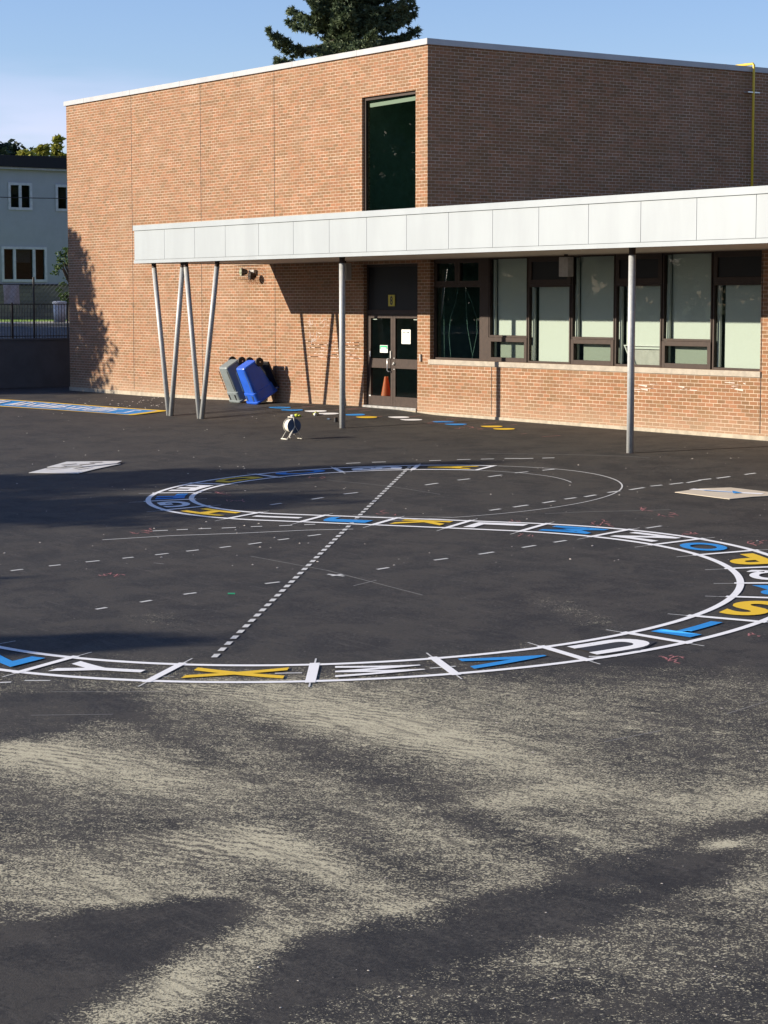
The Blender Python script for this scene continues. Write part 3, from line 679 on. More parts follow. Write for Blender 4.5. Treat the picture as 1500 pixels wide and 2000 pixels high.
# ------------------------------------------------------------------ carts
def cart(px, py, m, label, dark=False):
    gx, gy = gp(px, py); th = R(30)
    s = empty('wheeled_bin', (0, 0, 0)); tag(s, label, 'bin', 'tipped wheeled bins by the wall')
    s.rotation_euler = (Matrix.Rotation(th, 3, 'X') @ Matrix.Rotation(math.pi, 3, 'Y')).to_euler()
    s.location = (gx, gy-.203, gz(gx, gy)+1.095)
    prof = [(0., .21, .22), (.03, .235, .245), (.74, .285, .325), (.745, .305, .345), (.98, .315, .365), (.985, .34, .39), (1.03, .34, .39)]
    b = MB(); n = 28; base = 0
    def ring(w, d, z):
        out = []
        for i in range(n):
            a = 2*math.pi*i/n; ca, sa = math.cos(a), math.sin(a); q = .32
            out.append((w*math.copysign(abs(ca)**q, ca), d*math.copysign(abs(sa)**q, sa), z))
        return out
    for z, w, d in prof: b.v += ring(w, d, z)
    prof2 = [(1.03, .30, .35), (.1, .20, .21)]
    for z, w, d in prof2: b.v += ring(w, d, z)
    L = len(prof)+len(prof2)
    for j in range(L-1):
        for i in range(n): b.f.append((j*n+i, j*n+(i+1) % n, (j+1)*n+(i+1) % n, (j+1)*n+i)); b.mi.append(0)
    b.f.append(tuple(range(n))); b.mi.append(0); b.f.append(tuple(range((L-1)*n, L*n))); b.mi.append(0)
    body = b.build('bin_body', m, s, False, bevel=.004)
    for sx in (-1, 1):
        g_ = MB()
        g_.add([(sx*.20, -.262, .1), (sx*.235, -.262, .1), (sx*.255, -.328, .68), (sx*.215, -.328, .68)], [(0, 1, 2, 3)])
        g_.add([(sx*.12, -.352, .80), (sx*.20, -.352, .80), (sx*.17, -.372, .96), (sx*.14, -.372, .96)], [(0, 1, 2, 3)])
        g_.build('recess_shade', M['black'] if dark else M['reel_blue'], s)  # flat dark faces paint the shade inside the moulded grooves
    for sx in (-1, 1):
        w = MB(); w.disc((sx*.255, .27, .085), (1, 0, 0), .12, .06, 24); wo = w.build('wheel', M['rubber'], s, bevel=.01)
        MB().disc((sx*.292, .27, .085), (1, 0, 0), .022, .02, 12).build('hub', M['steel'], wo)
    MB().tube([(-.25, .27, .085), (.25, .27, .085)], .012, 8).build('axle', M['steel'], s)
    MB().tube([(-.28, .43, .98), (.28, .43, .98)], .018, 10).build('handle_bar', m, s)
    MB().box(-.24, -.21, .37, .44, .96, 1.0).build('hinge_lug', M['steel'], s)
    l = MB(); l.add([(-.30, .42, 1.0), (.30, .42, 1.0), (.28, .47, .22), (-.28, .47, .22), (-.30, .455, 1.0), (.30, .455, 1.0), (.28, .53, .22), (-.28, .53, .22)],
        [(0, 1, 2, 3), (4, 5, 6, 7), (0, 1, 5, 4), (1, 2, 6, 5), (2, 3, 7, 6), (3, 0, 4, 7)]); l.build('bin_lid', M['black'], s, bevel=.01)
cart(493, 790, M['blue_bin'], 'bright blue wheeled bin turned upside down, right of the grey bin')
cart(459, 787, M['grey_bin'], 'grey wheeled bin turned upside down beside the blue bin', True)

# ------------------------------------------------------------------ cable reel and small items
gx, gy = gp(571, 858); s_ = empty('cable_reel', (gx, gy, gz(gx, gy)), R(-5)); tag(s_, 'cable reel with white line and dark blue discs on a cream stand', 'reel')
# local x = axis; camera sees +x side
b = MB(); b.disc((.09, 0, .30), (1, 0, 0), .165, .012, 36); b.build('side_disc', M['reel_blue'], s_)
b = MB(); b.disc((-.12, 0, .30), (1, 0, 0), .165, .012, 36); b.build('side_disc', M['cream'], s_)
b = MB(); b.disc((-.015, 0, .30), (1, 0, 0), .145, .195, 36); b.build('wound_line', M['rope'], s_)
b = MB()
for x in (-.14, .12):
    b.tube([(x, -.19, .012), (x, 0, .30), (x, .19, .012)], .009, 8); b.tube([(x, 0, .30), (x, -.03, .49)], .009, 8)
b.tube([(-.14, -.03, .49), (.12, -.03, .49)], .012, 8); b.tube([(-.16, -.19, .012), (.14, -.19, .012)], .016, 8); b.tube([(-.12, .19, .012), (.10, .19, .012)], .009, 8)
b.build('stand', M['cream'], s_, True)
b = MB(); b.tube([(.10, 0, .30), (.135, 0, .30), (.135, -.14, .06), (.20, -.15, .05)], .012, 8); b.build('crank', M['cream'], s_, True)
def glove(px, py, rz, lb, both):
    gx, gy = gp(px, py); s = empty('work_glove', (gx, gy, gz(gx, gy)), rz); tag(s, lb, 'glove', 'work gloves dropped near the reel')
    b = MB(); b.tube([(-.03, 0, .04), (.03, 0, .05), (.07, 0, .045)], [.035, .045, .03], 10)
    for k in range(4): b.tube([(.06, -.035+.023*k, .045), (.10, -.045+.03*k, .06-.012*k), (.135, -.05+.033*k, .025)], [.014, .012, .009], 7)
    b.tube([(0, .04, .04), (.04, .075, .03), (.06, .08, .015)], [.014, .012, .009], 7); b.build('glove_palm', M['glove'], s, True)
    MB().tube([(-.13, 0, .025), (-.03, 0, .04)], [.04, .035], 10).build('glove_cuff', M['white'], s, True)
glove(578, 815, 1., 'crumpled yellow work glove behind the cable reel', 1); glove(617, 811, 2.4, 'yellow and white work glove beside the white footprints', 1)
gx, gy = gp(656, 824); s_ = empty('paint_tin', (gx, gy, gz(gx, gy))); tag(s_, 'small black tin left of the middle post', 'tin')
MB().tube([(0, 0, 0), (0, 0, .10)], .05, 20).build('tin_body', M['black'], s_); MB().disc((0, 0, .105), (0, 0, 1), .052, .01, 20, .0).build('tin_lid', M['frame'], s_)
gx, gy = gp(642, 820); s_ = MB(); s_.tube([(-.07, 0, .02), (.0, .01, .022), (.07, 0, .02)], [.012, .02, .012], 8); o = s_.build('chalk_line_tool', M['reel_blue'], None, True); o.location = (gx, gy, gz(gx, gy)); tag(o, 'small blue hand tool lying between glove and black tin', 'tool')
gx, gy = gp(452, 1160.5); o = MB().box(-.045, .045, -.02, .02, 0, .012).build('green_tag', plain('bright_green', (.03, .55, .25), .5)); o.location = (gx, gy, gz(gx, gy)+.002); o.rotation_euler = (0, 0, R(55)); tag(o, 'tiny bright green scrap lying on the asphalt', 'scrap')

# ------------------------------------------------------------------ flat things on the ground
def gpoly(b, pts, dz):
    b.add([(x, y, gz(x, y)+dz) for x, y in pts], [tuple(range(len(pts)))])
def ribbon(b, pts, w, dz=.006, seg=.35, taper=False):
    P = []
    for i in range(len(pts)-1):
        a, c = np.array(pts[i], float), np.array(pts[i+1], float); n = max(1, int(np.linalg.norm(c-a)/seg))
        for k in range(n): P.append(a+(c-a)*k/n)
    P.append(np.array(pts[-1], float)); n0 = len(b.v); n = len(P)
    for i, p in enumerate(P):
        t = P[min(i+1, n-1)]-P[max(i-1, 0)]; t /= (np.linalg.norm(t)+1e-9); q = np.array([-t[1], t[0]])*w/2
        for s in (-1, 1):
            r = p+q*s; b.v.append((float(r[0]), float(r[1]), gz(r[0], r[1])+dz))
    for i in range(n-1): b.f.append((n0+2*i, n0+2*i+1, n0+2*i+3, n0+2*i+2)); b.mi.append(0)
# alphabet track geometry: circle, straight, circle
C1 = np.array([12.17, -9.68]); C2 = np.array([19.95, -15.88]); RO1, RI1, RI2, RO2 = 3.99, 3.16, 5.02, 5.93
R1 = (RO1+RI1)/2; R2 = (RI2+RO2)/2; HW = (RO1-RI1)/4+(RO2-RI2)/4
dv = C2-C1; Dc = np.linalg.norm(dv); ang = math.atan2(dv[1], dv[0])
# travel on circle 1 from start (A) round the left, then tangent to circle 2
def ang_of(c, px, py): x, y = gp(px, py); return math.atan2(y-c[1], x-c[0])
aA = ang_of(C1, 948, 914)
al = math.acos((R1+R2)/Dc)
def wrap_up(a, ref):
    while a < ref: a += 2*math.pi
    return a
# two candidate internal tangents; pick by direction of travel (A->left->down is counter-clockwise seen from above?)
aB = ang_of(C1, 662, 921); ccw = ((aB-aA+math.pi) % (2*math.pi)-math.pi) > 0
sg = 1 if ccw else -1
cands = []
for s in (-1, 1):
    a1 = ang+s*al; p1 = C1+R1*np.array([math.cos(a1), math.sin(a1)]); p2 = C2-R2*np.array([math.cos(a1), math.sin(a1)])
    tdir = (p2-p1)/np.linalg.norm(p2-p1); tang = sg*np.array([-math.sin(a1), math.cos(a1)])
    cands.append((tdir@tang, a1, p1, p2))
cands.sort(key=lambda c: c[0]); _, a1, p1, p2 = cands[-1]
path = []
da = (sg*(a1-aA)) % (2*math.pi); N = 160
for i in range(N): a = aA+sg*da*i/N; path.append(C1+R1*np.array([math.cos(a), math.sin(a)]))
for i in range(30): path.append(p1+(p2-p1)*i/30)
b0 = math.atan2(*(p2-C2)[::-1]); N2 = 260; db = math.pi*1.45
for i in range(N2+1): a = b0-sg*db*i/N2; path.append(C2+R2*np.array([math.cos(a), math.sin(a)]))
path = np.array(path)
RV = np.array([XR[0], YR[0]])
def ov(P, k=1.): return P+RV*(((P-C1)@RV)*.034-.03)*k      # the small loop is slightly oval
for i in range(len(path)): path[i] = ov(path[i], min(max(1-(i-N)/30., 0.), 1.))
seg = np.linalg.norm(np.diff(path, axis=0), axis=1); S = np.concatenate([[0], np.cumsum(seg)])
def at_s(s):
    x = np.interp(s, S, path[:, 0]); y = np.interp(s, S, path[:, 1]); e = .05
    t = np.array([np.interp(s+e, S, path[:, 0])-np.interp(s-e, S, path[:, 0]), np.interp(s+e, S, path[:, 1])-np.interp(s-e, S, path[:, 1])]); t /= np.linalg.norm(t)
    return np.array([x, y]), t
def hwid(s): return float(np.interp(s, [S[N], S[N+30]], [(RO1-RI1)/2, (RO2-RI2)/2]))
def s_of(px, py):
    x, y = gp(px, py); d = np.hypot(path[:, 0]-x, path[:, 1]-y); return S[int(d.argmin())]
DIV = [(948, 914), (807, 915), (662, 921), (532, 931.5), (423, 946), (354, 963), (350, 977), (376, 992), (493, 1004), (623, 1011), (757, 1020), (887, 1025.5), (1045, 1031), (1188, 1042.5), (1318, 1060), (1413, 1081), (1460, 1110), (1472, 1139), (1460, 1168), (1422, 1209), (1288, 1246), (1106, 1276), (858, 1293), (606, 1311), (322, 1313.7), (77, 1302)]
SD = [s_of(*d) for d in DIV]; SD[0] = 0.
SD.append(SD[-1]+(SD[-1]-SD[-2]))
for i in range(1, len(SD)):
    if SD[i] <= SD[i-1]+.3: SD[i] = SD[i-1]+.6
print('SD', [round(float(x), 2) for x in np.diff(SD)])
AT = empty('alphabet_track', (C1[0], C1[1], 0)); AT.location = (0, 0, 0); tag(AT, 'snaking painted alphabet track with yellow, white and blue letters on asphalt', 'ground marking')
b = MB(); send = SD[-1]; ss = np.arange(0, send+.01, .12)
for side in (-1, 1):
    pts = []
    for s in ss:
        p, t = at_s(s); n = np.array([-t[1], t[0]]); pts.append(p+side*n*(hwid(s)-.045))
    ribbon(b, pts, .09, .008, 1.)
for i, s in enumerate(SD):
    p, t = at_s(s); n = np.array([-t[1], t[0]]); h = hwid(s)+(.0 if i == 0 else .03)
    # dividers lie at a slight skew on the real track
    ribbon(b, [p-n*h, p+n*h], (.095 if i != 23 else .105), .010, .3)
b.build('track_outline', M['p_white'], AT)
b = MB()
for i, s in enumerate(SD[1:]):
    p, t = at_s(s); n = np.array([-t[1], t[0]]); h = hwid(s); ribbon(b, [p-n*(h+.28), p-n*h], .018, .006); ribbon(b, [p+n*h, p+n*(h+.22)], .018, .006)
b.build('chalk_overrun', M['p_chalk'], AT)
LC = 'YWBYWBWYWBYWBWBYWBYBWBWYWB'; CM = {'Y': M['p_yellow'], 'W': M['p_white'], 'B': M['p_blue']}
strokes = None
for i in range(26):
    ch = chr(65+i); s0, s1 = SD[i], SD[i+1]; ln = s1-s0
    me = text_mesh(ch, 1., .038); 
    bm = bmesh.new(); bm.from_mesh(me)
    bmesh.ops.subdivide_edges(bm, edges=[e for e in bm.edges if e.calc_length() > .25], cuts=3); bm.to_mesh(me); bm.free()
    co = np.array([v.co[:] for v in me.vertices]); lo, hi = co.min(0), co.max(0)
    sc = (s0+s1)/2; H_ = min(ln*.66, 1.0); W_ = (2*hwid(sc))*.60
    if ch in 'I': W_ *= .28
    for v in me.vertices:
        u = (v.co.x-(lo[0]+hi[0])/2)/(hi[0]-lo[0])*W_; q = (v.co.y-(lo[1]+hi[1])/2)/(hi[1]-lo[1])*H_
        p, t = at_s(sc+q); rt = np.array([t[1], -t[0]]); r = p+rt*u
        v.co = (r[0], r[1], gz(r[0], r[1])+.012)
    me.materials.clear(); me.materials.append(CM[LC[i]]); me.update()
    o = bpy.data.objects.new('painted_letter', me); col.objects.link(o); o.parent = AT
# thin chalk completion of the upper circle
b = MB()
def arcpts(c, r, a0, a1, n=60): return [c+r*np.array([math.cos(a0+(a1-a0)*i/n), math.sin(a0+(a1-a0)*i/n)]) for i in range(n+1)]
aS = aA; aE = ang_of(C1, 760, 1013); aE = aS-sg*((sg*(aS-aE)) % (2*math.pi))
ribbon(b, [ov(p) for p in arcpts(C1, RO1-.03, aS, aE)], .028, .006, 1.); aI = ang_of(C1, 1105, 943); aI = aS-sg*((sg*(aS-aI)) % (2*math.pi))
ribbon(b, [ov(p) for p in arcpts(C1, RI1+.02, aS, aI)], .022, .006, 1.)
tag(b.build('chalk_arc', M['p_chalk']), 'thin white chalk arc finishing the small loop of the track', 'chalk line')
# long dashed diameter line
dl_ = empty('dashed_line'); q0 = np.array(gp(800, 912)); q1 = np.array(gp(412, 1291)); Ln = np.linalg.norm(q1-q0); tt = (q1-q0)/Ln; nd = int(Ln/.34)
for k in range(nd):
    p = q0+tt*(k*Ln/nd); b = MB(); ribbon(b, [p, p+tt*(Ln/nd)*.54], .068, .008); b.build('dash', M['p_chalk'], dl_)
tag(dl_, 'bold white dashed line crossing both loops of the track', 'dashed line')
ROW = [[(33, 1114), (107, 1105), (181, 1097), (250, 1090), (316, 1083), (376, 1076), (440, 1069), (498, 1062), (554, 1054), (614, 1046)],
 [(198, 1189), (285, 1175), (371, 1160), (532, 1139), (658, 1124), (748, 1111), (861, 1093), (950, 1081), (1033, 1068), (1094, 1058), (1277, 1030)],
 [(967, 996), (1017, 989), (1072, 981), (1114, 974), (1153, 969), (1199, 961), (1244, 955), (1282, 949), (1321, 945), (1355, 941), (1377, 937), (1413, 933), (1465, 926)],
 [(539, 985), (620, 974), (685, 964), (843, 946), (906, 937), (967, 930), (1019, 923), (1071, 918)],
 [(690, 905), (740, 903), (850, 900), (906, 898), (952, 897), (1000, 896), (1028, 896), (1071, 895)],
 [(313, 1037), (356, 1035), (400, 1033), (447, 1031.5), (501, 1029), (558, 1027), (605, 1025)]]
names = ['row of white chalk dashes crossing the big loop above the green scrap', 'long row of white chalk dashes through the middle of the big loop', 'row of white chalk dashes running to the right edge past the small loop', 'row of white chalk dashes inside the small loop', 'faint row of chalk dashes above the small loop', 'row of chalk dashes just below the letters G to J']
for r_, nm in zip(ROW, names):
    rt_ = empty('chalk_dashes')
    for i, (px, py) in enumerate(r_):
        dx, dy = (r_[i+1][0]-px, r_[i+1][1]-py) if i+1 < len(r_) else (px-r_[i-1][0], py-r_[i-1][1])
        l = math.hypot(dx, dy); h = 15*(.7+.3*random.random()); b = MB(); ribbon(b, [gp(px-dx/l*h, py-dy/l*h), gp(px+dx/l*h, py+dy/l*h)], .06 if py > 1000 else .075, .006)
        b.build('dash', M['p_chalk'], rt_)
    tag(rt_, nm, 'chalk dashes', 'guide dashes chalked on the asphalt')
rt_ = empty('chalk_guides')
for pts, w in (([(200, 1055), (330, 1047), (470, 1042), (600, 1036), (690, 1034)], .035), ([(490, 1087), (640, 1115), (825, 1163)], .014), ([(640, 938), (760, 950), (860, 966)], .014), ([(1064, 1004), (1150, 1000), (1240, 998), (1310, 996)], .022), ([(880, 1010), (750, 1010), (690, 1006)], .03), ([(950, 886), (1100, 888), (1230, 892), (1268, 895)], .02),
               ([(690, 1145), (735, 1134)], .02), ([(640, 1122), (672, 1126)], .05), ([(300, 1100), (320, 1102)], .02), ([(0, 1334), (22, 1333)], .05), ([(48, 1330), (98, 1330)], .04), ([(300, 1321), (340, 1323)], .03), ([(537, 1316), (590, 1315)], .04), ([(840, 1306), (890, 1302)], .04), ([(1150, 1283), (1205, 1283)], .04), ([(100, 1352), (330, 1352)], .012), ([(60, 1398), (220, 1396)], .01), ([(1180, 1450), (1290, 1428)], .012), ([(1420, 1395), (1500, 1370)], .01)):
    b = MB(); ribbon(b, [gp(*p) for p in pts], w, .0055); b.build('guide_line', M['p_chalk'] if w > .03 else M['p_faint'], rt_)
tag(rt_, 'assorted thin chalk guide lines scattered over the playground', 'chalk lines')
b = MB(); rr = random.Random(11)
for cx, cy, n, sp in ((460, 978, 4, 14), (430, 965, 3, 8), (760, 1003, 4, 14), (1010, 1018, 3, 14), (1030, 1043, 3, 12), (1175, 1022, 5, 16), (1350, 1041, 5, 18), (1475, 1062, 5, 16), (1305, 1287, 8, 26), (270, 1040, 8, 22), (215, 1123, 5, 18), (430, 963, 2, 10), (1250, 996, 5, 14), (1300, 1005, 5, 16), (610, 933, 2, 14), (1480, 1243, 3, 20), (900, 836, 4, 24)):
    for k in range(n):
        x = cx+rr.uniform(-sp, sp); y = cy+rr.uniform(-sp, sp)*.18; pts = [gp(x, y)]
        for j in range(3): x += rr.uniform(-9, 12); y += rr.uniform(-3, 3); pts.append(gp(x, y))
        ribbon(b, pts, .016, .0056, .5)
tag(b.build('pink_chalk_numbers', M['p_pink']), 'small pink chalk scribbles beside the alphabet boxes', 'chalk marks')
b = MB()
q = [gp(1130, 1272), gp(1262, 1256), gp(1275, 1262), gp(1230, 1276), gp(1185, 1279)]; gpoly(b, [gp(1108, 1263), gp(1215, 1250), gp(1282, 1255), gp(1250, 1272), gp(1170, 1279)], .009)
tag(b.build('sealer_patch', M['p_grey']), 'black sealer patch behind the white letter U', 'paint patch')

# footprints near the door
FP = [((557, 799), M['p_blue'], 'pair of blue painted footprints right of the blue bin'), ((627, 806), M['p_white'], 'pair of white painted footprints behind the cable reel'), ((703, 813), M['p_yellow'], 'pair of yellow and blue painted footprints at the middle post'), ((790, 818), M['p_white'], 'pair of white painted footprints before the door'), ((877, 827), M['p_blue'], 'pair of blue painted footprints beneath the first window'), ((971, 836), M['p_yellow'], 'pair of yellow painted footprints farthest right')]
for (px, py), m, lb in FP:
    root = empty('painted_footprints', (0, 0, 0)); tag(root, lb, 'footprints', 'painted footprints leading along the wall')
    for k, (ox, oy) in enumerate(((-12, -2.6), (12, 2.6))):
        b = MB(); c = np.array(gp(px+ox, py+oy)); e_ = np.array(gp(px+ox+20, py+oy+.8)); t = (e_-c); hl = np.linalg.norm(t); t /= hl; n = np.array([-t[1], t[0]]); pts = []
        for j in range(24):
            a = 2*math.pi*j/24; u = math.cos(a)*hl; w_ = .15*(1+.35*math.cos(a)-.25*math.cos(2*a+.4)*.6)
            pts.append(c+t*u+n*math.sin(a)*w_)
        gpoly(b, pts, .008+.004*k); b.build('footprint', M['p_blue'] if (k == 0 and 'yellow and blue' in lb) else m, root)
# faint chalk hopscotch strokes around the footprints
b = MB()
for y0 in (801, 815, 822, 832, 840): 
    for k in range(5):
        x = rr.uniform(560, 1060); y = 792+(x-550)*.095+rr.uniform(-6, 14); l = rr.uniform(10, 45); ribbon(b, [gp(x, y), gp(x+l, y-l*.07)], .03, .005)
tag(b.build('faint_strokes', M['p_pink']), 'faint pink chalk strokes around the painted footprints', 'chalk marks')
# blue lettered banner strip painted at left
T = [gp(-160, 769), gp(329, 802.5), gp(255, 811.5), gp(-220, 784)]
T = [np.array(t) for t in T]
root = empty('painted_word_strip', (0, 0, 0)); tag(root, 'long blue painted strip with white lettering and yellow border at left', 'ground marking')
def bil(u, v): return T[0]*(1-u)*(1-v)+T[1]*u*(1-v)+T[2]*u*v+T[3]*(1-u)*v
def qgrid(b, u0, u1, v0, v1, dz, n=30):
    for i in range(n):
        a, c = u0+(u1-u0)*i/n, u0+(u1-u0)*(i+1)/n; ps = [bil(a, v0), bil(c, v0), bil(c, v1), bil(a, v1)]
        b.add([(p[0], p[1], gz(p[0], p[1])+dz) for p in ps], [(0, 1, 2, 3)])
b = MB(); qgrid(b, 0, 1, 0, .09, .01); qgrid(b, 0, 1, .91, 1, .01); qgrid(b, .975, 1, .09, .91, .01); b.build('strip_border', M['p_yellow'], root)
b = MB(); qgrid(b, 0, .975, .09, .91, .010); b.build('strip_ground', M['p_blue'], root)
b = MB(); rr = random.Random(5)
for k in range(30):
    u = .02+k*.031
    if rr.random() < .12: continue
    pts = [bil(u+du, v) for du, v in rr.choice((((0, .2), (.004, .8), (.016, .75), (.018, .2)), ((0, .8), (.009, .2), (.018, .8)), ((.018, .25), (0, .3), (.016, .7), (0, .8)), ((0, .2), (0, .8), (.018, .5), (0, .45)), ((0, .2), (.016, .2), (.018, .8), (.002, .8), (0, .2))))]
    ribbon(b, pts, .10, .022, .2)
b.build('strip_lettering', M['p_white'], root)
# stencils
root = empty('stencil_sheet', (0, 0, 0)); tag(root, 'white cut-out stencil sheets lying on the asphalt at left', 'stencil', 'stencil sheets on the ground')
def slab(pts, dz, th, m, parent, name):
    b = MB(); P = [gp(*p) for p in pts]; n = len(P); z = [gz(*p) for p in P]
    b.add([(p[0], p[1], q+dz) for p, q in zip(P, z)]+[(p[0], p[1], q+dz+th) for p, q in zip(P, z)], [tuple(range(n))[::-1], tuple(range(n, 2*n))]+[(i, (i+1) % n, n+(i+1) % n, n+i) for i in range(n)])
    return b.build(name, m, parent)
slab([(56, 925), (153, 926), (190, 917), (236, 907.5), (200, 908), (95, 915)], .012, .008, M['white'], root, 'stencil_board')
slab([(92, 915.5), (130, 905), (238, 903.5), (228, 908), (160, 915)], .028, .008, M['white'], root, 'stencil_board')
b = MB()
for a, c in (((120, 912.5), (150, 910)), ((155, 912), (185, 909.5)), ((175, 908), (200, 906.5)), ((90, 919.5), (130, 916)), ((145, 920), (175, 915.5)), ((125, 915), (160, 914))): ribbon(b, [gp(*a), gp(*c)], .07, .045)
b.build('cut_slot', M['frame'], root)
root = empty('stencil_sheet', (0, 0, 0)); tag(root, 'beige cardboard stencil with blue arrow mark near the right edge', 'stencil', 'stencil sheets on the ground')
slab([(1318, 963), (1368, 956), (1427, 954), (1545, 968), (1470, 972), (1425, 976.5), (1400, 973.5)], .010, .008, M['cardboard'], root, 'stencil_board')
b = MB(); ribbon(b, [gp(1350, 957.8), gp(1440, 964.8), gp(1490, 967)], .13, .024); b.build('white_band', M['p_white'], root)
b = MB(); ribbon(b, [gp(1375, 961), (gp(1436, 964.8))], .04, .030); gpoly(b, [gp(1430, 961.5), gp(1450, 966), gp(1432, 966.8)], .030); b.build('arrow_mark', M['p_blue'], root)
# crumbs
b = MB(); rr = random.Random(21)
def crumb(px, py, s):
    x, y = gp(px, py); z = gz(x, y); k = [(x+s*rr.uniform(.6, 1.2)*math.cos(a), y+s*rr.uniform(.6, 1.2)*math.sin(a), z+.003) for a in (0, 1.3, 2.5, 3.7, 5)]
    b.add(k+[(x, y, z+s*.7)], [(0, 1, 5), (1, 2, 5), (2, 3, 5), (3, 4, 5), (4, 0, 5)])
for k in range(300):
    py = 792+(rr.random()**1.6)*330; px = rr.uniform(0, 1500)
    if py < 775+px*.07: continue
    crumb(px, py, rr.choice((.008, .010, .015, .022)))
for k in range(60): crumb(rr.uniform(140, 330), rr.uniform(776, 800), rr.choice((.02, .025, .035)))
for k in range(150): crumb(rr.uniform(500, 1500), rr.uniform(1320, 1990), rr.choice((.004, .005, .007, .010)))
for p in ((1200, 1096), (1208, 1094), (1040, 1470), (970, 1412), (505, 1890), (1410, 1384), (1480, 1468), (1462, 1335)): crumb(p[0], p[1], .014)
tag(b.build('debris', M['pebble']), 'pale grit and tiny stones scattered over the asphalt', kind='stuff')

# ------------------------------------------------------------------ retaining wall, fences, street scene
RX = -23.2
o = empty('retaining_wall', (RX, 0, 0)); tag(o, 'plain dark grey concrete retaining wall left of the school', 'wall')
b = MB(); b.box(-.25, 0, -60, 30, -1.5, 1.38); b.build('wall_face', M['retaining'], o); MB().box(-.28, .03, -60, 30, 1.38, 1.44).build('wall_cap', M['retaining'], o)
fo = empty('picket_fence', (RX-.12, 0, 1.44)); tag(fo, 'black metal picket fence on top of the retaining wall', 'fence')
b = MB(); b.box(-.015, .015, -12, 10, 1.13, 1.16); b.box(-.015, .015, -12, 10, .06, .09); b.build('rail', M['fence_black'], fo)
b = MB()
for y in np.arange(-12, 10, .105): b.box(-.008, .008, y, y+.016, .0, 1.13)
b.build('pickets', M['fence_black'], fo)
for y in np.arange(-12.0, 10, 2.05): MB().box(-.025, .025, y-.6, y-.55, -.02, 1.2).build('fence_post', M['fence_black'], fo)
cf = empty('chain_link_fence', (RX-1.0, 0, 1.4)); tag(cf, 'tall chain link fence with round posts behind the picket fence', 'fence')
b = MB(); s = .16
for y in np.arange(-7, 9, s):
    for a in (1, -1): b.tube([(0, y, 0), (0, y+a*1.9, 1.9)], .0035, 3, False)
b.build('chain_mesh', M['fence_galv'], cf)
for y in (-5.5, -2.4, .95, 4.2, 7.4): MB().tube([(0, y, 0), (0, y, 2.1)], .035, 10).build('fence_post', M['fence_black'], cf)
A = plane(6, 557, 0, RX-1.03); C = plane(38, 594, 0, RX-1.03)
bn = empty('banner', (RX-1.04, A[1], A[2])); tag(bn, 'pale cloth banner hung on the chain link fence', 'banner')
b = MB(); n = 8
for i in range(n):
    for j in range(n):
        def pt(i, j): u, v = i/n, j/n; return (.015*math.sin(u*9+v*3), u*(C[1]-A[1])+.03*v, -(A[2]-C[2])*v-.03*u*v)
        b.quad(pt(i, j), pt(i+1, j), pt(i+1, j+1), pt(i, j+1))
b.build('banner_cloth', M['banner'], bn, True); MB().tube([(0, 0, .005), (0, C[1]-A[1], .005)], .008, 5).build('banner_cord', M['wire'], bn)
# white bin behind fence
P = plane(117, 630, 0, -31.); zt = plane(117, 588, 0, -31.)[2]
wb = empty('white_barrel', (-31., P[1], P[2])); tag(wb, 'white cylindrical barrel bin behind the fence at left', 'bin')
MB().tube([(0, 0, 0), (0, 0, zt-P[2]-.1)], [.22, .25], 20).build('barrel_body', M['white'], wb, True); MB().tube([(0, 0, zt-P[2]-.1), (0, 0, zt-P[2]-.03), (0, 0, zt-P[2])], [.28, .28, .2], 20).build('barrel_lid', M['white'], wb)
# house
HX = -42.; hs = empty('house', (HX, 9, 2)); hs.location = (0, 0, 0); tag(hs, 'two-storey blue grey stucco house with dark flat roof and stone base', 'house')
y0, y1 = 6.2, 30.
def rect(pa, pb): a, c = plane(*pa, 0, HX), plane(*pb, 0, HX); return (a[1], c[1], c[2], a[2])
wins = [rect((16, 357), (62, 410)), rect((108.5, 361), (131, 412)), rect((3, 482), (91, 550))]
wins[1] = (wins[1][0], wins[1][0]+1.15, wins[1][2], wins[1][3])
b = MB(); holes = [w for w in wins]+[(13.5, 15.2, 3.6, 5.0), (13.5, 14.8, 6.6, 7.75)]
wall_grid(b, y0, y1, 3.38, 8.4, holes, lambda u, z: (HX, u, z))
b.quad((HX, y0, 3.38), (HX-9, y0, 3.38), (HX-9, y0, 8.4), (HX, y0, 8.4)); b.quad((HX, y1, 3.38), (HX-9, y1, 3.38), (HX-9, y1, 8.4), (HX, y1, 8.4)); b.quad((HX-9, y0, 3.38), (HX-9, y1, 3.38), (HX-9, y1, 8.4), (HX-9, y0, 8.4))
b.build('wall', M['stucco'], hs)
MB().box(HX-9, HX+.06, y0-.06, y1+.06, 1.6, 3.38).build('stone_base', M['stone'], hs)
MB().box(HX-.02, HX+.10, y0-.1, y1+.1, 3.38, 3.44).build('base_ledge', M['roof_dark'], hs)
MB().box(HX-9.3, HX+.35, y0-.35, y1+.35, 8.40, 8.88).build('roof', M['roof_dark'], hs); MB().box(HX+.0, HX+.25, y0-.2, y1+.2, 8.31, 8.398).build('roof_trim', M['banner'], hs)
b = MB(); b.box(HX-4, HX-.9, y0, y1, 3.3, 8.38); b.build('interior_wall', M['room_dark'], hs)
wm = plain('house_window_frame', (.66, .70, .72), .5)
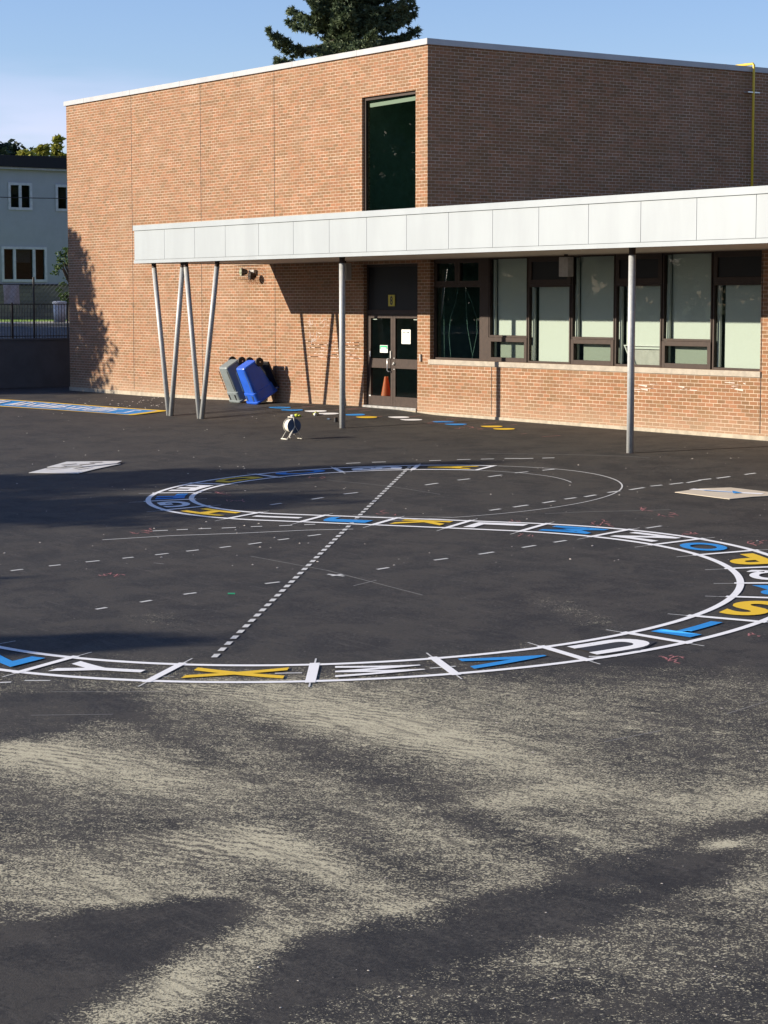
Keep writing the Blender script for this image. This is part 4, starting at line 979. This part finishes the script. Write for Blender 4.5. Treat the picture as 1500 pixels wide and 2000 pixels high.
for i, (a, c, z0, z1) in enumerate(holes):
    f = MB(); t = .09
    f.box(HX-.05, HX+.05, a-.02, a+t, z0-.02, z1+.02); f.box(HX-.05, HX+.05, c-t, c+.02, z0-.02, z1+.02); f.box(HX-.05, HX+.05, a+t, c-t, z0-.02, z0+t); f.box(HX-.05, HX+.05, a+t, c-t, z1-t, z1+.02)
    ms = {2: (.28, .72)}.get(i, (.5,))
    for m_ in ms: y = a+(c-a)*m_; f.box(HX-.04, HX+.04, y-.06, y+.06, z0+t, z1-t)
    fo_ = f.build('window', wm, hs); MB().box(HX-.045, HX-.038, a+t, c-t, z0+t, z1-t).build('pane', M['house_glass'], fo_)
    MB().box(HX-.30, HX-.29, a+(c-a)*.3, c-(c-a)*.3, z0+.55*(z1-z0), z1-.1).build('curtain', M['banner'] if i == 2 else M['beige_box'], fo_)
# power lines
for k, (pa, pb, dd) in enumerate((((0, 303), (128, 306), -33.), ((0, 385), (130, 387.5), -33.))):
    a, c = plane(*pa, 0, dd), plane(*pb, 0, dd); v = c-a; pts = [a-v*3+np.array([0, 0, .12]), a, (a+c)/2+np.array([0, 0, -.01]), c, c+v*3+np.array([0, 0, .12])]
    tag(MB().tube(pts, .018, 6).build('power_line', M['fence_black']), ('upper black power line crossing above the house roof', 'lower black power line crossing the house windows')[k], 'power line', 'power lines along the street')

# ------------------------------------------------------------------ trees
def leaf_cards(b, c, r, n, size, rnd, flat=.55):
    for _ in range(n):
        d = Vector((rnd.gauss(0, 1), rnd.gauss(0, 1), rnd.gauss(0, 1))).normalized()*(rnd.random()**.45)*r; p = c+Vector((d.x, d.y, d.z*flat))
        u = Vector((rnd.gauss(0, 1), rnd.gauss(0, 1), rnd.gauss(0, .6))).normalized(); w = u.orthogonal().normalized(); w.rotate(Matrix.Rotation(rnd.random()*6.28, 3, u)); s = size*rnd.uniform(.6, 1.3)
        b.add([p-u*s, p+w*s*.45, p+u*s, p-w*s*.45], [(0, 1, 2, 3)])
def broad(x, y, z, h, cr, lb, m, n=70, cards=70, size=.16, seed=0, group='street trees around the school', name='broadleaf_tree', cz=.62, ch=.42, up=False):
    rnd = random.Random(seed); r = empty(name, (x, y, z)); tag(r, lb, 'tree', group)
    t = MB(); t.tube([(0, 0, -.1), (.05, 0, h*.3), (0, .08, h*.62), (0, 0, h*.85)], [h*.022+.04, h*.016+.03, h*.009+.02, .02], 9)
    f = MB()
    for k in range(n):
        a = rnd.random()*6.28; q = rnd.uniform(-1, 1); rad = math.sqrt(max(0, 1-q*q))*(rnd.random()**.4)
        if up: rad *= (1-.62*(q+1)/2)
        c = Vector((math.cos(a)*rad*cr, math.sin(a)*rad*cr, h*cz+q*h*ch*.9))
        if k % 3 == 0: t.tube([(0, 0, max(h*.25, c.z-cr*.9)), tuple(c*.6+Vector((0, 0, c.z*.38))), tuple(c)], [.05, .035, .012], 5)
        leaf_cards(f, c, cr*.30*rnd.uniform(.7, 1.3), cards, size, rnd)
    t.build('trunk', M['bark'], r, True); f.build('crown', m, r)
def conifer(x, y, z, h, rb, lb, seed=0, z_from=.1, group='conifers left of the playground', name='spruce_tree', dens=1., size=.13, irregular=.25, m=None, tipw=.1, gap=1.):
    rnd = random.Random(seed); r = empty(name, (x, y, z)); tag(r, lb, 'tree', group)
    t = MB(); t.tube([(0, 0, -.1), (0, 0, h*.5), (0, 0, h)], [h*.018+.05, h*.011+.03, .02], 9); f = MB()
    zz = h*z_from
    while zz < h*.985:
        k = (zz/h-z_from)/(1-z_from); R_ = rb*(1-k)**.85+tipw; nb = 6 if k < .8 else 5; a0 = rnd.random()*6.28
        for j in range(nb):
            if rnd.random() < .10: continue
            a = a0+j*6.28/nb+rnd.uniform(-.4, .4); L_ = R_*rnd.uniform(1-irregular*1.4, 1+irregular*.7)
            dx, dy = math.cos(a), math.sin(a); pts = []; n = 6
            lift = rnd.uniform(-.10, .10)
            for i in range(n+1):
                q = i/n; pts.append(Vector((dx*L_*q, dy*L_*q, zz-.22*L_*math.sin(q*2.2)+(.20+lift)*L_*q*q)))
            t.tube(pts, [.045*(1-i/(n+1))*(.4+L_/4) for i in range(n+1)], 4, False)
            steps = max(3, int(L_/.16*dens))
            for s_i in range(steps):
                q = .12+.88*s_i/steps; i = min(int(q*n), n-1); p = pts[i].lerp(pts[i+1], q*n-i); side = L_*.30*(1-q)*1.1+.10
                for e_ in range((2 if side > .2 else 1)+(1 if dens > 2 else 0)):
                    off = Vector((-dy, dx, 0))*rnd.uniform(-side, side)+Vector((dx, dy, 0))*rnd.uniform(-.08, .08); c = p+off+Vector((0, 0, -abs(rnd.gauss(0, .05 if dens < 2 else .14))-.12*off.length))
                    for _ in range(int(7*dens)+2):
                        u = Vector((dx*.7+rnd.gauss(0, .7), dy*.7+rnd.gauss(0, .7), rnd.gauss(.0, .6))).normalized(); w = u.orthogonal().normalized(); w.rotate(Matrix.Rotation(rnd.random()*6.28, 3, u)); ln = size*rnd.uniform(.7, 1.4)
                        f.add([c-w*ln*.2, c+u*ln, c+w*ln*.2], [(0, 1, 2)]); f.add([c+u*ln*.1, c+u*ln*.5+w*ln*.35, c+u*ln*.55, ], [(0, 1, 2)])
        zz += gap*(.34+.25*(1-k)*rnd.uniform(.5, 1.2))
    t.build('trunk', M['bark'], r, True); f.build('crown', m or M['spruce'], r)
# tall spruce behind the school roof
conifer(-28.9, 16.6, 0, 19.0, 3.0, 'tall dark spruce rising behind the school roof', 5, .42, 'trees seen beyond the buildings', dens=2.4, size=.18, irregular=.6, tipw=.9, gap=.72)
# trees behind the house
def at_px(px, py, D):
    d = _ray(px, py); return CAM+_w(d/d[1])*D
P = at_px(-4, 268, 112); broad(P[0], P[1], 2, P[2]-2, 2.0, 'dark rounded tree at the left edge above the house roof', M['leaf_d'], n=90, cards=50, size=.2, seed=9, group='trees seen beyond the buildings', cz=.66, ch=.36)
for i, (px, top, cr, D, lb) in enumerate(((50, 296, 1.3, 108, 'low yellow green tree just right of the dark rounded tree'), (82, 279, 1.15, 110, 'pointed yellow green tree above the house roof'), (112, 265, .85, 112, 'tallest upright yellow green tree next to the school corner'))):
    P = at_px(px, top, D); broad(P[0], P[1], 2, P[2]-2, cr, lb, M['leaf_y'], n=60, cards=36, size=.22, seed=20+i, group='trees seen beyond the buildings', up=True, cz=.68, ch=.34)
P = plane(126, 530, 0, -36.); broad(-36., P[1]+.25, 1.9, 2.95, .75, 'leafy shrub beside the school corner in front of the house', M['leaf_g'], n=40, cards=40, size=.07, seed=31, group='trees seen beyond the buildings', name='shrub')
P = at_px(1203, 100, 95); broad(P[0], P[1], 0, P[2]+.05, 1.2, 'tree whose top twig just peeks over the right roof edge', M['leaf_g'], n=40, cards=22, size=.13, seed=33, group='trees seen beyond the buildings', up=True, cz=.7, ch=.3)
# trees standing outside the frame at left: they shade the asphalt and the wall and stand in the glass
def caster(tip, h, kind, rb, lb, seed, **kw):
    x, y = gp(*tip) if isinstance(tip[0], int) else tip; z0 = gz(x, y); k = h/.367
    X_, Y_ = x-.56*k, y-1.0*k; zg = gz(X_, Y_); H_ = z0+h-zg
    if kind == 'c': conifer(X_, Y_, zg, H_, rb, lb, seed, **kw)
    else: broad(X_, Y_, zg, H_, rb, lb, M['leaf_g'], seed=seed, **kw)
caster((950, 903), 12, 'c', 3.6, 'tall narrow spruce beyond the left edge of the playground', 41, dens=1.2, size=.5)
caster((12.2, -11.5), 10, 'b', 3.0, 'round broadleaf tree beside the tall narrow spruce', 42, n=90, cards=60, size=.22, cz=.6, ch=.42)
caster((9.0, -9.5), 10, 'b', 2.2, 'small round broadleaf tree left of the narrow spruce', 45, n=70, cards=60, size=.22, cz=.6, ch=.42)
caster((450, 1240), 8, 'c', 2.2, 'slim spruce nearest to the camera on the left', 43, dens=1.3, size=.5)
caster((60, 1128), 8, 'c', 1.6, 'very slim spruce behind the nearest one', 44, dens=1.3, size=.5)
broad(-26.1, -12.2, 1.4, 8.0, 2.7, 'young maple on the terrace shading the school wall', M['leaf_g'], n=110, cards=70, size=.15, seed=51, cz=.60, ch=.40, up=True)
for i, (x, y, h, cr) in enumerate(((-44, -30, 13, 4.5), (-52, -33, 15, 5), (-56, -44, 16, 5), (-58, -50, 15, 5), (-62, -57, 18, 6), (-50, -38, 14, 4.5))):
    broad(x, y, tz(x), h, cr, ['broad park tree nearest the terrace bend', 'second park tree across the street', 'large park tree far across the street', 'park tree leaning toward the playground', 'largest park tree at the back of the row', 'park tree closest to the playground corner'][i], M['leaf_g'], n=90, cards=60, size=.42, seed=60+i, cz=.55, ch=.45, group='park trees across the street')

hd = empty('reflection_hedge', (-33, -36, tz(33))); tag(hd, 'tall unseen row of foliage added to darken the window reflections', 'reflection_hedge')  # unseen foliage row, added so the window glass mirrors dark green
rnd = random.Random(77); f = MB(); t = MB()
for k in range(620):
    c = Vector((rnd.uniform(-1.2, 1.2), rnd.uniform(-26, 20), rnd.uniform(.3, 8.0))); leaf_cards(f, c, 1.15, 26, .34, rnd, .8)
for y in np.arange(-25, 20, 1.5): t.tube([(0, y, 0), (.1, y+.2, 4)], [.07, .03], 5)
f.build('foliage', M['leaf_d'], hd); t.build('stems', M['bark'], hd)

# ------------------------------------------------------------------ light, sky, camera
w = bpy.data.worlds.new('World'); scn.world = w; w.use_nodes = True; nt = w.node_tree; nt.nodes.clear()
out = nt.nodes.new('ShaderNodeOutputWorld'); bg = nt.nodes.new('ShaderNodeBackground'); sky = nt.nodes.new('ShaderNodeTexSky'); sky.sky_type = 'NISHITA'; sky.sun_disc = False
EL = math.asin(-LD.z); AZ = math.atan2(-LD.x, -LD.y)
sky.sun_elevation = EL; sky.sun_rotation = AZ; sky.air_density = 1.0; sky.dust_density = .25; sky.ozone_density = 3.5; sky.altitude = 200
# thin clouds low in the sky
tc = nt.nodes.new('ShaderNodeTexCoord'); mp = nt.nodes.new('ShaderNodeMapping'); mp.inputs['Scale'].default_value = (4, 4, 26); nt.links.new(tc.outputs['Generated'], mp.inputs[0])
nz = nt.nodes.new('ShaderNodeTexNoise'); nz.inputs['Scale'].default_value = 1.6; nz.inputs['Detail'].default_value = 6; nt.links.new(mp.outputs[0], nz.inputs['Vector'])
sp = nt.nodes.new('ShaderNodeSeparateXYZ'); nt.links.new(tc.outputs['Generated'], sp.inputs[0])
m1 = nt.nodes.new('ShaderNodeMapRange'); m1.interpolation_type = 'SMOOTHSTEP'; nt.links.new(nz.outputs[0], m1.inputs[0]); m1.inputs[1].default_value = .42; m1.inputs[2].default_value = .72
m2 = nt.nodes.new('ShaderNodeMapRange'); nt.links.new(sp.outputs[2], m2.inputs[0]); m2.inputs[1].default_value = .115; m2.inputs[2].default_value = .05
mm = nt.nodes.new('ShaderNodeMath'); mm.operation = 'MULTIPLY'; nt.links.new(m1.outputs[0], mm.inputs[0]); nt.links.new(m2.outputs[0], mm.inputs[1])
mx = nt.nodes.new('ShaderNodeMix'); mx.data_type = 'RGBA'; nt.links.new(mm.outputs[0], mx.inputs[0]); nt.links.new(sky.outputs[0], mx.inputs[6]); mx.inputs[7].default_value = (5.2, 5.6, 6.6, 1)
tn = nt.nodes.new('ShaderNodeMix'); tn.data_type = 'RGBA'; tn.blend_type = 'MULTIPLY'; tn.inputs[0].default_value = 1.; nt.links.new(mx.outputs[2], tn.inputs[6]); tn.inputs[7].default_value = (1.03, .95, 1.08, 1)
nt.links.new(tn.outputs[2], bg.inputs[0]); bg.inputs[1].default_value = .088; nt.links.new(bg.outputs[0], out.inputs[0])
sl = bpy.data.lights.new('sun', 'SUN'); sl.energy = 5.; sl.angle = R(.5); sl.color = (1., .88, .72); so = bpy.data.objects.new('sun', sl); col.objects.link(so)
so.rotation_euler = LD.to_track_quat('-Z', 'Y').to_euler(); so.location = (0, -20, 30)
cd = bpy.data.cameras.new('camera'); cam = bpy.data.objects.new('camera', cd); col.objects.link(cam); scn.camera = cam
cd.sensor_fit = 'HORIZONTAL'; cd.sensor_width = 36.; cd.lens = F_/1500*36; cd.clip_end = 2000; cd.clip_start = .1
fw = _w(np.array([0, 1, 0])); yaw = math.atan2(-fw[0], fw[1])
cam.location = tuple(CAM); cam.rotation_euler = (math.pi/2-PITCH, 0, yaw)
scn.view_settings.view_transform = 'Standard'; scn.view_settings.look = 'None'; scn.view_settings.gamma = 1; scn.view_settings.exposure = .94
scn.render.resolution_x = 768; scn.render.resolution_y = 1024
scn.cycles.max_bounces = 8; scn.cycles.transparent_max_bounces = 16
